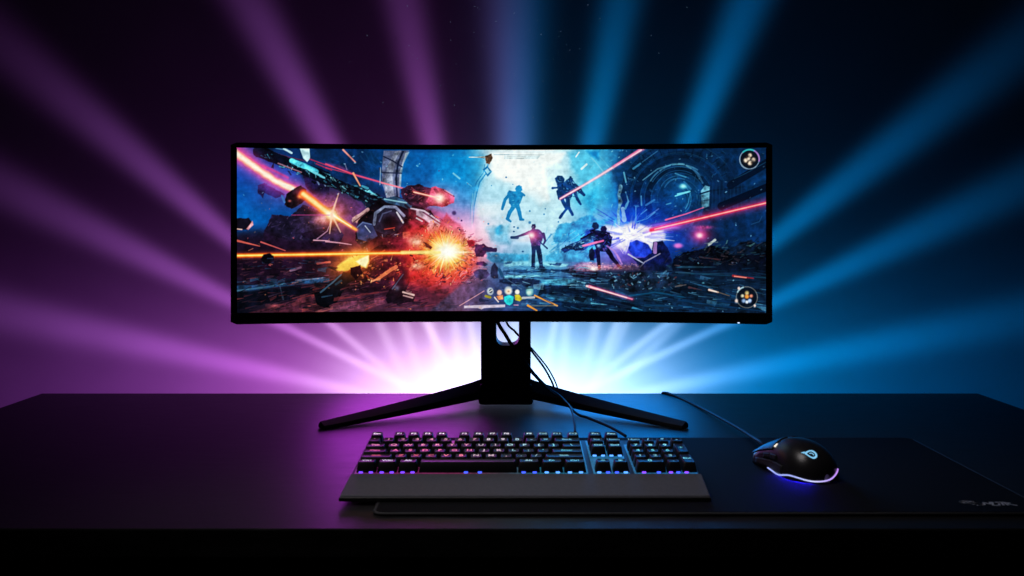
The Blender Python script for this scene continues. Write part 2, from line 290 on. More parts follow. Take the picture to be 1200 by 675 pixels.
    hpoly(0,[(600,205),(660,198),(730,222),(722,250),(680,235),(620,220)],(40,76,108),jag=.7,tex=.9); hline(0,[(612,207),(700,222)],5,(110,170,195),a=.8,jag=.4)
    hpoly(0,[(715,245),(770,250),(848,302),(846,335),(790,330),(730,290)],(70,66,90),jag=.6,tex=.8); hline(0,[(722,246),(780,258),(848,305)],6,(185,185,210),a=.85,jag=.4); hline(0,[(790,330),(800,300)],10,(30,26,44),a=.8)
    hpoly(0,[(492,322),(520,300),(560,310),(580,360),(545,385),(500,372)],(44,62,104),jag=.4,tex=.4); hline(0,[(530,318),(552,345)],2.5,(190,205,225)); hline(0,[(480,295),(540,250)],13,(165,130,135),jag=.5,tex=.5,a=.9)
    scrap(0,[(560,230),(700,215),(848,305),(830,380),(700,470),(560,450),(500,380)],220,[(8,8,18),(90,110,140),(170,80,60),(50,60,90),(200,120,90),(20,24,44),(120,140,170)],ang=.5,spread=.9,ln=(4,20),a=(.3,.85))
    hpoly(0,[(505,310),(540,250),(600,206),(740,226),(848,302),(836,370),(760,420),(640,440),(560,425),(500,380)],(9,11,22),a=.72,soft=1,jag=1,tex=.8)
    hpoly(0,[(560,300),(572,258),(612,233),(660,236),(696,272),(692,312),(660,345),(612,354),(574,338)],(26,34,56),jag=.4,tex=.5)
    hline(0,[(568,312),(574,266),(612,238),(658,240),(694,276)],11,(118,136,170),jag=.5,tex=.5,a=.95); hline(0,[(590,300),(604,268),(640,256)],6,(70,86,120),a=.9,jag=.3); hglow(0,638,308,34,32,(8,8,14),a=.95,p=4,mode='over'); hline(0,[(664,262),(690,304)],7,(200,208,228),a=.9); hline(0,[(612,332),(654,326)],4,(190,70,50),a=.85)
    hpoly(0,[(600,206),(660,198),(732,222),(722,252),(684,236),(622,222)],(38,80,112),jag=.5,tex=.7); hline(0,[(612,207),(704,222)],5,(126,186,208),a=.9,jag=.3); hline(0,[(700,232),(716,246)],10,(16,28,46))
    hpoly(0,[(720,246),(770,250),(850,300),(846,338),(796,330),(736,290)],(58,56,84),jag=.4,tex=.6); hline(0,[(724,246),(780,256),(850,303)],6,(196,196,220),a=.9,jag=.3); hline(0,[(796,330),(812,292)],8,(24,22,38)); hline(0,[(760,300),(776,268)],6,(24,22,38)); hline(0,[(820,330),(846,334)],6,(240,130,100),a=.8)
    hpoly(0,[(492,322),(520,300),(560,310),(582,360),(545,386),(500,372)],(40,60,104),jag=.3,tex=.3); hline(0,[(530,318),(552,345)],2.5,(200,215,235)); hline(0,[(498,324),(520,304),(556,312)],4,(96,122,168),a=.8); hline(0,[(482,298),(542,250)],13,(160,128,132),jag=.4,tex=.4,a=.9); hline(0,[(482,303),(536,262)],4,(60,40,52),a=.9)
    scrap(0,[(580,350),(760,350),(800,400),(640,430),(560,410)],50,[(110,40,36),(60,66,96),(200,110,80),(8,8,16),(150,160,185)],ang=.4,spread=.7,ln=(5,20),a=(.4,.9))
    hpoly(0,[(690,345),(720,340),(735,370),(712,388),(688,372)],(210,110,80),jag=.7,a=.8,tex=.7)
    hpoly(0,[(680,165),(720,150),(770,150),(800,200),(780,240),(720,232),(690,205)],(34,22,44),jag=1,tex=.9); scrap(0,[(680,160),(780,155),(800,235),(700,225)],50,[(10,8,20),(90,50,80),(150,70,90),(60,60,90)],a=(.3,.8))
    # ---------------------------------------------------------------- the fiery beam
    fb=[(-20,55),(40,88),(150,165),(240,230),(330,290),(470,350)]
    tline(0,0,fb,190,(180,30,120),a=.75,falloff='gauss',mode='scr'); tline(0,0,fb,110,(240,70,110),a=.85,falloff='gauss',mode='over',w2=85)
    tline(0,0,fb,66,(255,160,140),a=.95,jag=1.1,soft=1.4,w2=50); tline(0,0,fb,34,(255,238,215),jag=1.1,soft=1.2,w2=30)
    tline(0,0,[(230,170),(330,215),(420,260)],24,(225,60,120),a=.6,falloff='gauss'); tline(0,0,[(100,95),(250,190)],16,(235,80,140),a=.6,jag=1)
    tpoly(0,0,[(395,470),(410,390),(470,340),(520,318),(560,350),(570,420),(500,480),(450,500)],(34,22,36),jag=.9,tex=.9)
    tglow(0,0,515,405,20,16,(255,130,40),a=.9); tglow(0,0,435,440,14,10,(220,110,100),a=.7); tline(0,0,[(375,400),(395,450)],14,(70,120,190),a=.8,jag=.5)
    b2=[(540,385),(640,460),(742,540),(760,550)]
    tline(0,0,b2,130,(200,40,30),a=.7,falloff='gauss',mode='scr'); tline(0,0,b2,64,(255,110,50),a=.95,soft=1.4,jag=.8); tline(0,0,b2,30,(255,215,140),soft=1.2,jag=.5)
    tline(1,0,[(50,545),(240,665)],60,(210,60,20),a=.8,falloff='gauss',mode='scr',w2=40); tline(1,0,[(50,545),(235,660)],34,(255,160,70),soft=1,w2=18); tline(1,0,[(50,545),(200,640)],14,(255,235,180),w2=6)
    tglow(1,0,45,545,110,95,(255,110,40),a=.9,p=1.5); tglow(1,0,45,548,42,36,(255,240,190),a=1.,p=2)
    for a_ in ((100,380),(30,690),(115,680)): tline(1,0,[(45,545),a_],20,(255,200,170),a=.75,w2=6,soft=.7)
    tline(0,0,[(450,548),(742,548)],7,(200,70,150),a=.6); tglow(0,0,680,590,46,26,(255,130,130),a=.8,tex=.5)
    # ---------------------------------------------------------------- left ground
    tpoly(0,1,[(30,40),(240,20),(500,110),(742,120),(742,440),(30,440)],(34,16,40),a=.55,soft=4,jag=1.5,tex=.6)
    for pts,w_,c_ in (([(35,98),(205,140)],17,(200,95,85)),([(215,108),(400,175)],11,(190,90,90)),([(620,95),(742,100)],9,(210,150,170))): tline(0,1,pts,w_,c_,w2=6,a=.95)
    tpoly(0,1,[(30,440),(400,425),(690,380),(742,395),(742,420),(500,440),(250,470),(30,495)],(36,78,120),jag=.8,tex=.7)
    tline(0,1,[(30,480),(250,455),(400,430)],12,(96,160,195),a=.8,jag=.6); tline(0,1,[(480,405),(690,390)],10,(130,150,185),a=.8,jag=.6)
    tpoly(0,1,[(30,495),(300,470),(500,450),(742,450),(742,520),(400,560),(30,620)],(12,16,34),a=.85,jag=1,tex=.8)
    tline(0,1,[(360,450),(385,550)],12,(90,120,150),a=.7,jag=.5)
    tpoly(0,1,[(120,650),(300,600),(620,520),(640,545),(742,600),(742,655)],(92,44,66),a=.9,jag=1,tex=.6)
    tline(0,1,[(500,548),(625,520)],16,(190,75,85),a=.8,jag=.7); tglow(0,1,320,600,36,14,(220,100,100),a=.8,tex=.5); tline(0,1,[(580,605),(660,590)],14,(220,110,110),a=.8); tline(0,1,[(640,655),(760,620)],24,(220,130,135),a=.8,jag=.6)
    tline(0,1,[(440,330),(520,305)],14,(160,130,165),a=.8,jag=.8); tline(0,1,[(650,275),(745,265)],16,(215,90,80),a=.8,jag=.8); tline(0,1,[(620,480),(742,440)],14,(190,70,70),a=.7,jag=.8)
    for _ in range(70):
        x=R.uniform(282,500); y=R.uniform(322,362); l=R.uniform(3,18); line([(x,y),(x+l,y-l*R.uniform(.02,.35))],R.uniform(.5,1.8),[(30,14,34),(170,80,95),(60,44,80),(20,20,44),(130,90,130)][R.integers(5)],a=R.uniform(.2,.6),jag=.4)
    for _ in range(40):
        x=R.uniform(282,500); y=R.uniform(280,330); l=R.uniform(1,6); line([(x,y),(x+l,y-l*R.uniform(-.5,.6))],R.uniform(.4,1.1),[(200,90,80),(120,60,100),(20,10,26),(240,150,110)][R.integers(4)],a=R.uniform(.25,.7))
    # machine legs
    tpoly(1,1,[(330,90),(742,60),(742,330),(560,360),(420,400),(330,370),(300,250)],(48,12,26),a=.85,soft=2,jag=2,tex=.9)
    tpoly(1,1,[(330,300),(400,240),(560,215),(660,250),(700,320),(560,340),(440,390),(380,410),(350,370)],(26,12,26),jag=1.2,tex=.8)
    tglow(1,1,225,250,150,75,(255,120,30),a=.9,p=1.6,rot=-.45,tex=.25)
    tpoly(1,1,[(90,300),(180,230),(330,195),(335,250),(315,320),(240,300),(180,320),(110,335)],(255,205,90),soft=1.3,jag=1.2,tex=.2,a=.95); tpoly(1,1,[(230,240),(330,200),(333,250),(300,305),(270,260)],(255,250,190),soft=1,jag=.8,tex=.05)
    tpoly(1,1,[(200,300),(270,275),(290,340),(230,400),(200,360)],(40,14,20),jag=1.2,tex=.9)
    tpoly(1,1,[(430,380),(480,330),(520,300),(570,325),(540,370),(450,400)],(230,110,70),jag=1,tex=.9); tline(1,1,[(360,415),(470,380)],15,(240,150,110),a=.9,jag=.8)
    tpoly(1,1,[(0,440),(60,400),(130,350),(170,370),(150,440),(90,480),(60,600),(0,615),(-20,520)],(16,22,40),jag=.7,tex=.9); tline(1,1,[(20,450),(70,430)],20,(40,100,140),a=.9,jag=.7); tline(1,1,[(60,480),(80,540)],8,(120,150,170),a=.8)
    tpoly(0,1,[(630,530),(700,470),(742,450),(860,480),(800,580),(742,620),(680,600)],(14,18,34),jag=.6,tex=.8); tline(0,1,[(690,510),(735,470)],12,(90,150,190),a=.8,jag=.6)
    tpoly(1,1,[(470,560),(530,450),(570,390),(620,420),(620,480),(700,560),(600,595),(490,590)],(12,16,34),jag=.7,tex=.8); tline(1,1,[(590,500),(690,545)],17,(200,170,165),a=.9,jag=.6); tline(1,1,[(600,495),(670,500)],14,(205,180,175),a=.8,jag=.6)
    tglow(1,1,560,470,22,20,(90,120,170),a=.8,tex=.5); tline(1,1,[(500,510),(560,510)],26,(30,80,120),a=.8,jag=.6); tline(1,1,[(620,440),(690,320)],22,(190,130,120),a=.7,jag=.9,w2=10)
    for y0,y1,c_ in ((640,560,(205,120,140)),(600,545,(170,80,105)),(650,590,(120,80,125)),(560,500,(190,80,90))): tline(1,1,[(R.uniform(0,60),y0),(R.uniform(300,470),y1)],26,c_,a=.65,jag=1,w2=10)
    tpoly(1,1,[(60,600),(200,560),(330,575),(420,540),(470,590),(300,640),(60,640)],(150,86,116),a=.6,jag=1.4,tex=.8); tline(1,1,[(560,640),(742,600)],20,(140,90,130),a=.7,jag=1)
    tline(1,1,[(0,105),(100,115),(200,130)],12,(225,160,180),a=.8,w2=6)
    hpoly(0,[(540,440),(640,470),(780,440),(800,520),(700,560),(600,540),(560,520),(520,560),(450,540),(470,490)],(30,10,20),a=.8,jag=1.4,tex=.9)
    scrap(0,[(470,440),(800,430),(820,540),(700,590),(480,560)],200,[(12,6,14),(190,70,40),(240,130,70),(80,24,30),(30,16,30),(255,190,120)],ang=-.4,spread=.8,ln=(4,18),a=(.3,.85))
    hpoly(0,[(318,600),(345,590),(400,545),(440,510),(480,520),(470,548),(420,585),(402,600),(396,640),(360,655),(330,640)],(11,14,26),jag=.5,tex=.8); scrap(0,[(325,600),(400,550),(460,515),(470,540),(400,600),(380,645)],12,[(50,90,120),(4,6,14),(110,140,160),(24,44,66)],ang=-.7,a=(.4,.9))
    hpoly(0,[(618,610),(640,575),(670,540),(690,505),(720,500),(715,560),(700,590),(738,615),(735,635),(650,640)],(10,13,24),jag=.5,tex=.8); scrap(0,[(630,600),(690,510),(715,515),(700,590),(735,630),(640,635)],12,[(50,84,112),(4,6,14),(150,130,130),(24,44,66),(190,160,150)],ang=.5,a=(.4,.9))
    hline(0,[(690,592),(735,606)],7,(205,180,175),a=.9,jag=.4); hline(0,[(690,606),(730,618)],6,(170,150,150),a=.9,jag=.4)
    scrap(0,[(0,560),(320,545),(620,560),(900,540),(900,670),(0,670)],260,[(10,8,20),(150,66,80),(190,90,96),(60,34,58),(16,24,44),(110,64,94)],ang=-.16,spread=.16,ln=(12,70),w=(2,7),a=(.25,.7),shards=.15)
    scrap(0,[(0,450),(420,450),(320,560),(0,560)],130,[(8,8,18),(40,80,116),(70,40,60),(16,26,44),(110,60,70)],ang=-.1,spread=.2,ln=(8,46),w=(2,6),a=(.25,.7),shards=.2)
    hpoly(0,[(0,555),(320,540),(640,565),(760,560),(900,590),(900,690),(0,690)],(120,110,120),a=.55,soft=4,tex=.3,jag=2,mode='mul')
    hline(0,[(600,430),(545,460),(480,520),(430,545)],66,(16,8,16),a=.85,w2=34,jag=1,tex=.8); hline(0,[(700,420),(712,470),(700,520)],58,(18,9,18),a=.85,w2=36,jag=1,tex=.8)
    hline(0,[(612,420),(560,455),(500,505)],6,(190,70,40),a=.7,jag=.7); hline(0,[(724,430),(730,480),(716,520)],7,(220,110,70),a=.7,jag=.7); scrap(0,[(560,440),(640,430),(600,480),(500,520)],30,[(150,60,40),(50,20,28),(220,130,80)],ang=-.6,spread=.4,ln=(5,18),a=(.4,.8))
    hpoly(0,[(318,600),(345,590),(400,545),(440,510),(480,520),(470,548),(420,585),(402,600),(396,640),(360,655),(330,640)],(9,12,23),jag=.5,tex=.6,a=.9); hline(0,[(345,592),(395,552),(430,520)],6,(60,96,124),a=.85,jag=.5); hline(0,[(350,612),(392,605)],5,(44,80,110),a=.8,jag=.5); hline(0,[(408,560),(430,545)],9,(24,60,84),a=.8)
    hpoly(0,[(618,610),(640,575),(670,540),(690,505),(720,500),(715,560),(700,590),(738,615),(735,635),(650,640)],(9,12,23),jag=.5,tex=.6,a=.9); hline(0,[(645,580),(690,520)],6,(56,86,112),a=.8,jag=.5); hglow(0,664,578,11,10,(86,110,140),a=.8,tex=.5); hline(0,[(690,594),(735,606)],7,(200,176,172),a=.9,jag=.4); hline(0,[(692,608),(730,618)],6,(160,140,140),a=.9,jag=.4)
    hglow(0,490,470,78,48,(255,120,30),a=.9,p=1.6,rot=-.4); hpoly(0,[(408,500),(440,470),(490,445),(545,432),(546,460),(536,492),(500,486),(450,500),(420,505)],(255,196,80),soft=1.2,jag=.9,a=.95,tex=.15); hpoly(0,[(490,465),(544,440),(544,466),(532,490),(505,478)],(255,246,180),soft=1,jag=.6,tex=.05); hpoly(0,[(470,492),(510,480),(520,515),(490,540),(472,520)],(34,12,18),jag=.8,a=.9)
    hline(0,[(580,540),(640,500),(660,490)],13,(235,130,80),a=.8,jag=.9); hline(0,[(720,500),(765,470)],13,(230,150,120),a=.7,jag=.9,w2=5)
    # long orange tracer
    tline(0,1,[(30,212),(742,203),(1450,192),(1560,192)],52,(200,60,0),a=.95,falloff='gauss',mode='scr',w2=60); tline(0,1,[(30,212),(1560,193)],26,(255,130,20),a=.9,soft=1,w2=22); tline(0,1,[(30,212),(1560,193)],11,(255,215,110),w2=12)
    tpoly(0,1,[(215,240),(235,205),(280,195),(312,215),(315,250),(270,275),(235,268)],(12,14,28),jag=.5,tex=.9); tline(0,1,[(265,235),(305,235)],8,(50,70,110),a=.7)
    # ---------------------------------------------------------------- the big explosion
    tglow(2,1,240,200,380,250,(190,40,70),a=.75,p=1.5,tex=.3); tglow(2,1,430,60,190,150,(240,140,220),a=.55,p=2)
    tpoly(2,0,[(-60,500),(100,560),(180,610),(240,530),(300,600),(350,620),(400,700),(300,760),(0,800),(-60,700)],(130,40,60),a=.8,soft=1.5,jag=2,tex=.9)
    tpoly(2,0,[(0,500),(100,560),(190,620),(170,660),(60,580),(0,545)],(200,190,215),a=.85,jag=.7,tex=.5); tline(2,0,[(0,570),(45,595)],11,(230,220,235),a=.8)
    tpoly(2,0,[(80,640),(110,590),(185,620),(170,690),(90,700)],(160,120,130),jag=1,tex=.7)
    tpoly(2,1,[(-80,0),(170,0),(300,30),(470,100),(480,260),(400,400),(120,470),(-80,430)],(215,45,45),a=.6,soft=5,jag=3,tex=.6)
    tglow(2,1,235,200,175,150,(255,110,10),a=.95,p=1.7,tex=.35)
    ex,ey=tp(2,1,[(240,195)])[0]
    for i in range(120):
        t=R.uniform(0,6.283); r0=R.uniform(4,14); r1=r0+R.uniform(4,20)*(1.1 if math.cos(t)**2>.5 else .85)
        line([(ex+r0*math.cos(t),ey+r0*.85*math.sin(t)),(ex+r1*math.cos(t),ey+r1*.85*math.sin(t))],R.uniform(1,3.2),[(255,170,30),(255,215,80),(255,90,20),(235,50,40),(255,240,150),(150,20,30)][R.integers(6)],a=R.uniform(.3,.85),w2=.3,jag=.5)
    for i in range(90):
        t=R.uniform(0,6.283); r0=R.uniform(12,36); x=ex+r0*math.cos(t)*1.15; y=ey+r0*math.sin(t)*.75
        poly([(x+R.uniform(-2,2),y+R.uniform(-1.6,1.6)) for _ in range(5)],[(70,16,30),(120,30,36),(255,120,70),(255,190,150),(50,14,34)][R.integers(5)],a=R.uniform(.4,.9),jag=.5)
    hglow(0,860,425,170,135,(255,20,40),a=.34,p=1.6,mode='over',tex=.5)
    hglow(0,960,330,90,80,(235,110,200),a=.35,p=2)
    scrap(0,[(740,330),(840,280),(960,330),(1010,420),(980,520),(880,560),(760,540),(700,470)],240,[(60,10,20),(255,110,60),(255,60,60),(120,20,40),(255,200,150),(30,8,20)],ang=.3,spread=1.5,ln=(3,16),w=(1.5,5),a=(.35,.9),shards=.6)
    for i in range(150):
        t=R.uniform(0,6.283); r0=R.uniform(52,95); x=872+r0*1.1*math.cos(t); y=425+r0*.85*math.sin(t); q=t+R.normal(0,.3); l=R.uniform(8,30); c_=[(40,10,22),(90,16,28),(24,8,20),(255,90,50),(255,150,90),(200,40,60)][R.integers(6)]
        hpoly(0,[(x,y),(x+l*math.cos(q),y+l*math.sin(q)),(x+l*.5*math.cos(q)-l*.28*math.sin(q),y+l*.5*math.sin(q)+l*.28*math.cos(q))],c_,a=R.uniform(.35,.85),soft=.5,jag=.5)
    scrap(0,[(930,330),(1000,370),(1085,420),(1000,470),(1040,540),(930,560),(900,500)],110,[(60,24,60),(110,40,80),(36,18,50),(220,120,160),(150,60,90)],ang=.1,spread=.7,ln=(6,26),a=(.4,.9))
    hglow(0,872,425,85,72,(255,140,10),a=.95,p=1.8)
    for i in range(110):
        t=R.uniform(0,6.283); r0=R.uniform(20,40); r1=r0+R.uniform(12,80); c_=[(255,240,170),(255,180,40),(255,80,40),(255,60,90)][R.integers(4)]
        hline(0,[(872+r0*math.cos(t),425+r0*.85*math.sin(t)),(872+r1*math.cos(t),425+r1*.85*math.sin(t))],R.uniform(2,6),c_,a=R.uniform(.3,.8),w2=.6,soft=.5)
    tglow(2,1,240,190,125,95,(255,190,40),a=.95,p=2.2,tex=.2); tglow(2,1,245,185,98,66,(255,255,235),a=1,p=2.6); tglow(2,1,240,190,150,14,(255,240,180),a=.8,p=1.5); tglow(2,1,240,190,12,120,(255,230,140),a=.5,p=1.4)
    tline(1,1,[(600,192),(900,192)],24,(255,225,130),a=.9,soft=1)
    for x,y,rx,ry in ((0,100,60,45),(10,300,50,25)): tglow(2,1,x,y,rx,ry,(255,200,170),a=.7,tex=.6)
    tpoly(2,1,[(60,110),(90,125),(125,150),(115,165),(80,150)],(120,50,40),jag=.4)
    tpoly(2,1,[(475,130),(540,125),(570,150),(640,165),(638,188),(560,188),(540,230),(480,225),(460,180)],(78,38,78),jag=1.2,tex=.6); tline(2,1,[(540,165),(632,174)],26,(52,36,84))
    tpoly(2,1,[(480,265),(540,262),(570,290),(545,300),(480,290)],(84,40,84),jag=.8,tex=.6)
    tpoly(2,1,[(405,100),(440,92),(470,105),(460,140),(420,150)],(170,40,60),jag=.6); tpoly(2,1,[(270,525+0),(300,515),(320,540),(300,560)],(0,0,0),a=0)
    tpoly(2,1,[(450,345),(500,320),(560,325),(590,370),(560,395),(470,390)],(82,38,72),jag=1,tex=.6); tline(2,1,[(440,335),(500,318),(560,322)],10,(225,130,150),a=.7,jag=.7)
    for _ in range(28):
        x=R.uniform(100,480); y=R.uniform(360,450); tline(2,1,[(x,y),(x+R.uniform(10,40),y-R.uniform(-10,30))],R.uniform(4,11),[(235,140,150),(90,30,50),(240,190,190),(60,24,50)][R.integers(4)],a=R.uniform(.4,.9),jag=.7)
    # small craft, burning
    tpoly(2,0,[(120,330),(155,318),(210,345),(270,370),(310,410),(300,450),(240,470),(200,485),(110,465),(75,440),(100,400)],(150,50,80),jag=1,tex=.9); tpoly(2,0,[(135,340),(160,335),(180,370),(160,390)],(60,30,60),jag=.4); tline(2,0,[(215,350),(300,400)],15,(60,40,70),jag=.8); tline(2,0,[(225,350),(290,390)],5,(210,170,200),a=.8)
    tglow(2,0,185,415,95,70,(255,70,60),a=.9,p=1.5,tex=.3); tglow(2,0,185,415,36,34,(255,230,170),a=1)
    tline(2,0,[(-20,365),(180,415)],26,(255,70,60),a=.8,falloff='gauss',mode='scr'); tline(2,0,[(-20,367),(180,413)],9,(255,190,170))
    for x,y,w_ in ((300,530,30),(110,540,14),(180,200,10),(360,590,14),(345,660,12),(410,300,8)): tglow(2,0,x,y,w_*.6,w_*.6,(70,50,100),a=.9,p=4,mode='over')
    tline(2,0,[(295,220),(345,260)],13,(130,200,235),a=.8); tline(2,0,[(400,290),(440,320)],6,(120,200,235),a=.6)
    for x,y,w_ in ((600,315,9),(720,250,11),(575,615,14),(660,670,60),(675,640,30)): tglow(2,0,x,y,w_*.6,w_*.6,(40,120,180),a=.8,p=4,mode='over',tex=.5)
    # ---------------------------------------------------------------- hills and plain
    tpoly(3,0,[(400,690),(440,620),(560,600),(640,560),(700,540),(742,580),(900,560),(900,760),(400,760)],(36,140,205),a=.8,soft=1.2,jag=2.2,tex=.5)
    tpoly(2,1,[(560,0),(742,-30),(742,120),(640,120),(600,90)],(70,170,220),a=.5,soft=3,jag=2.5,tex=.4)
    tpoly(2,1,[(560,190),(742,200),(900,205),(900,270),(600,270),(560,240)],(40,140,195),a=.7,soft=1.5,jag=1.2,tex=.5)
    tpoly(3,1,[(330,220),(420,180),(430,90),(445,180),(560,150),(742,60),(742,280),(330,260)],(50,150,210),a=.7,soft=1.2,jag=2.2,tex=.6)
    for _ in range(60):
        x=R.uniform(300,742); y=R.uniform(20,220); tline(3,1,[(x,y),(x+R.uniform(5,50),y-R.uniform(5,50))],R.uniform(3,10),[(140,210,240),(20,100,170),(60,160,215)][R.integers(3)],a=R.uniform(.2,.6),jag=.6)
    g0=tp(2,1,[(560,268)])[0]
    poly([g0,tp(3,1,[(742,262)])[0],(896,318),(896,364),(500,364),(540,330)],(38,92,140),a=.35,soft=2,jag=1,tex=.6)
    for _ in range(170):                                      # broken plain: streaks of light and dark slabs
        x=R.uniform(560,890); y=R.uniform(306,362); k=(y-306)/56; l=R.uniform(4,26)*(.5+k); rt=np.clip((x-640)/200,0,1)
        cc=[np.array((120,200,230))*(1-.6*rt),np.array((20,40,80))*(1-.5*rt),np.array((60,140,190))*(1-.6*rt),np.array((10,24,52)),np.array((34,84,130))*(1-.45*rt)][R.integers(5)]
        line([(x,y),(x+l*.5,y+R.uniform(-.5,.6)),(x+l,y+R.uniform(-1,1.4)+l*.04)],R.uniform(.6,2.6)*(.5+k),cc,a=R.uniform(.2,.65),jag=.9,w2=.4)
    tpoly(3,1,[(0,265),(220,255),(520,280),(500,310),(240,300),(0,300)],(130,205,235),a=.7,soft=1,jag=1.6,tex=.6)
    for pts,col in (([(-30,340),(120,325),(300,320),(520,330),(420,350),(160,355)],(22,60,100)),([(0,375),(250,365),(300,380),(0,400)],(120,200,230)),([(-40,400),(200,395),(290,410),(280,470),(100,450),(-40,430)],(24,36,72)),
                    ([(290,410),(460,395),(680,420),(640,445),(440,452),(300,440)],(80,170,210)),([(300,450),(640,445),(742,430),(742,540),(400,520),(280,520)],(18,36,70)),([(330,525),(480,535),(640,570),(560,600),(420,570),(340,545)],(76,170,215)),
                    ([(620,545),(742,560),(742,600),(640,590)],(60,160,210)),([(400,560),(742,610),(742,650),(300,650)],(10,34,66)),([(360,275),(470,275),(440,300),(360,295)],(30,60,100)),([(520,350),(600,330),(742,330),(742,400),(560,375)],(40,30,60))):
        tpoly(3,1,pts,col,a=.85,soft=.7,jag=1.3,tex=.6)
    tpoly(3,1,[(500,310),(620,265),(742,270),(742,330),(540,340)],(170,120,160),a=.7,soft=1.3,jag=1.8,tex=.9); tglow(3,1,710,315,70,24,(255,170,150),a=.7,tex=.6)
    # ---------------------------------------------------------------- figures
    B1=(24,122,182)
    hpoly(1,[(60,164),(66,152),(78,147),(90,153),(93,168),(84,178),(66,178)],B1,jag=.35,tex=.2); hpoly(1,[(32,190),(46,172),(86,172),(95,192),(84,222),(74,242),(48,242),(36,222)],B1,jag=.5,tex=.25); hpoly(1,[(26,180),(36,168),(48,172),(42,200),(28,198)],(30,112,170),jag=.5)
    for pts,w_ in (([(38,186),(18,208),(6,248)],15),([(88,182),(100,190)],12),([(54,238),(38,262),(28,288)],19),([(72,238),(80,264),(86,288)],19),([(28,288),(42,300)],12),([(84,290),(96,292)],13)): hline(1,pts,w_,B1,w2=w_*.7,jag=.4)
    scrap(1,[(36,175),(90,175),(76,240),(46,240)],26,[(60,160,210),(10,90,150),(110,190,225)],ln=(3,10),w=(1.5,3),a=(.25,.6))
    B2=(14,56,106)
    hpoly(1,[(230,120),(242,108),(262,108),(273,122),(270,140),(252,144),(236,138)],B2,jag=.5,tex=.5); hpoly(1,[(238,140),(272,134),(292,118),(306,118),(318,150),(306,196),(296,206),(256,206),(244,182)],B2,jag=.8,tex=.6)
    for pts,w_ in (([(222,160),(246,158)],13),([(312,150),(335,170),(354,188)],22),([(316,180),(326,205),(340,228)],17),([(258,200),(276,236),(280,248),(252,284)],19),([(284,200),(288,240),(306,272)],20),([(245,175),(248,205)],16),([(298,116),(300,130)],9)): hline(1,pts,w_,B2,w2=w_*.6,jag=.6,tex=.4)
    scrap(1,[(236,115),(300,120),(345,180),(300,205),(250,200)],70,[(60,130,180),(6,30,66),(110,170,205),(24,80,130)],ang=.6,spread=1,ln=(3,13),w=(1.5,4),a=(.35,.85))
    tline(3,0,[(450,420),(545,365),(610,330)],26,(230,60,120),a=.6,falloff='gauss',mode='over'); tline(3,0,[(450,418),(742,252),(1110,30)],18,(250,130,170),a=.75,falloff='gauss',mode='over',w2=34); tline(3,0,[(450,418),(600,335),(742,252),(1090,40)],9,(250,200,220),w2=16); tline(4,0,[(170,170),(390,30)],14,(240,110,160),a=.7)
    for x,y,w_ in ((15,250,12),(330,497,10),(320,540,12),(110,648,16),(205,605,20),(435,600,12),(205,515,14),(240,628,22),(70,305,8)): tglow(3,0,x,y,w_*.6,w_*.6,(40,110,170),a=.85,p=4,mode='over')
    # standing gunner
    D1=(24,44,84)
    hpoly(1,[(130,322),(134,311),(146,311),(150,322),(146,332),(134,332)],(36,34,74),jag=.3,tex=.3)
    hpoly(1,[(116,344),(134,330),(164,332),(188,354),(176,382),(168,404),(130,404),(124,372)],(54,44,96),jag=.6,tex=.6)
    hline(1,[(120,346),(86,358),(56,367)],14,(50,54,100),w2=9,jag=.4); hline(1,[(46,366),(72,368)],12,(26,56,100),jag=.3); hline(1,[(182,352),(190,380),(184,392)],13,(50,46,96),w2=8); hline(1,[(166,384),(198,412)],7,(26,50,92),jag=.3)
    hpoly(1,[(130,402),(168,400),(176,440),(182,490),(166,491),(156,440),(150,420),(146,450),(146,491),(130,491),(132,440)],D1,jag=.35,tex=.35); hline(1,[(132,491),(146,492)],8,D1); hline(1,[(168,491),(184,492)],8,D1)
    scrap(1,[(120,340),(185,350),(170,400),(130,400)],24,[(90,70,130),(24,22,60),(130,90,150)],ln=(3,10),w=(1.5,3),a=(.3,.7))
    tglow(3,1,222,58,62,48,(255,70,110),a=.9,p=1.6); tglow(3,1,218,58,24,20,(255,225,215),a=1); tglow(3,1,150,95,60,20,(235,210,230),a=.5)
    for x,y in ((78,28),(150,185),(80,-8)): tglow(3,1,x,y,9,7,(30,80,130),a=.9,p=4,mode='over')
    tpoly(2,1,[(590,380),(600,300),(625,275),(650,310),(655,395),(620,400)],(44,48,84),jag=.7,tex=.4); tline(2,1,[(665,330),(685,380)],26,(34,80,120),jag=.6)
    # gun platform and soldiers at the right
    tpoly(3,1,[(460,170),(540,120),(620,90),(650,40),(700,10),(742,0),(742,130),(640,175),(560,165),(480,190)],(30,70,130),jag=1.4,tex=.9); tpoly(3,1,[(540,150),(620,120),(640,170),(570,180)],(16,30,66),jag=.7)
    for _ in range(26):
        x=R.uniform(470,740); y=R.uniform(20,190); tline(3,1,[(x,y),(x+R.uniform(10,50),y-R.uniform(5,30))],R.uniform(4,9),[(150,200,230),(20,40,80),(120,180,220)][R.integers(3)],a=R.uniform(.4,.8),jag=.6)
    tpoly(3,1,[(680,210),(710,170),(742,160),(760,230),(690,255)],(20,30,70),jag=.8)
    tglow(4,1,150,60,330,170,(30,50,255),a=.8,p=1.6); tglow(4,0,330,560,270,120,(0,40,235),a=.55,p=1.6); tglow(4,1,560,100,200,100,(10,50,220),a=.5)
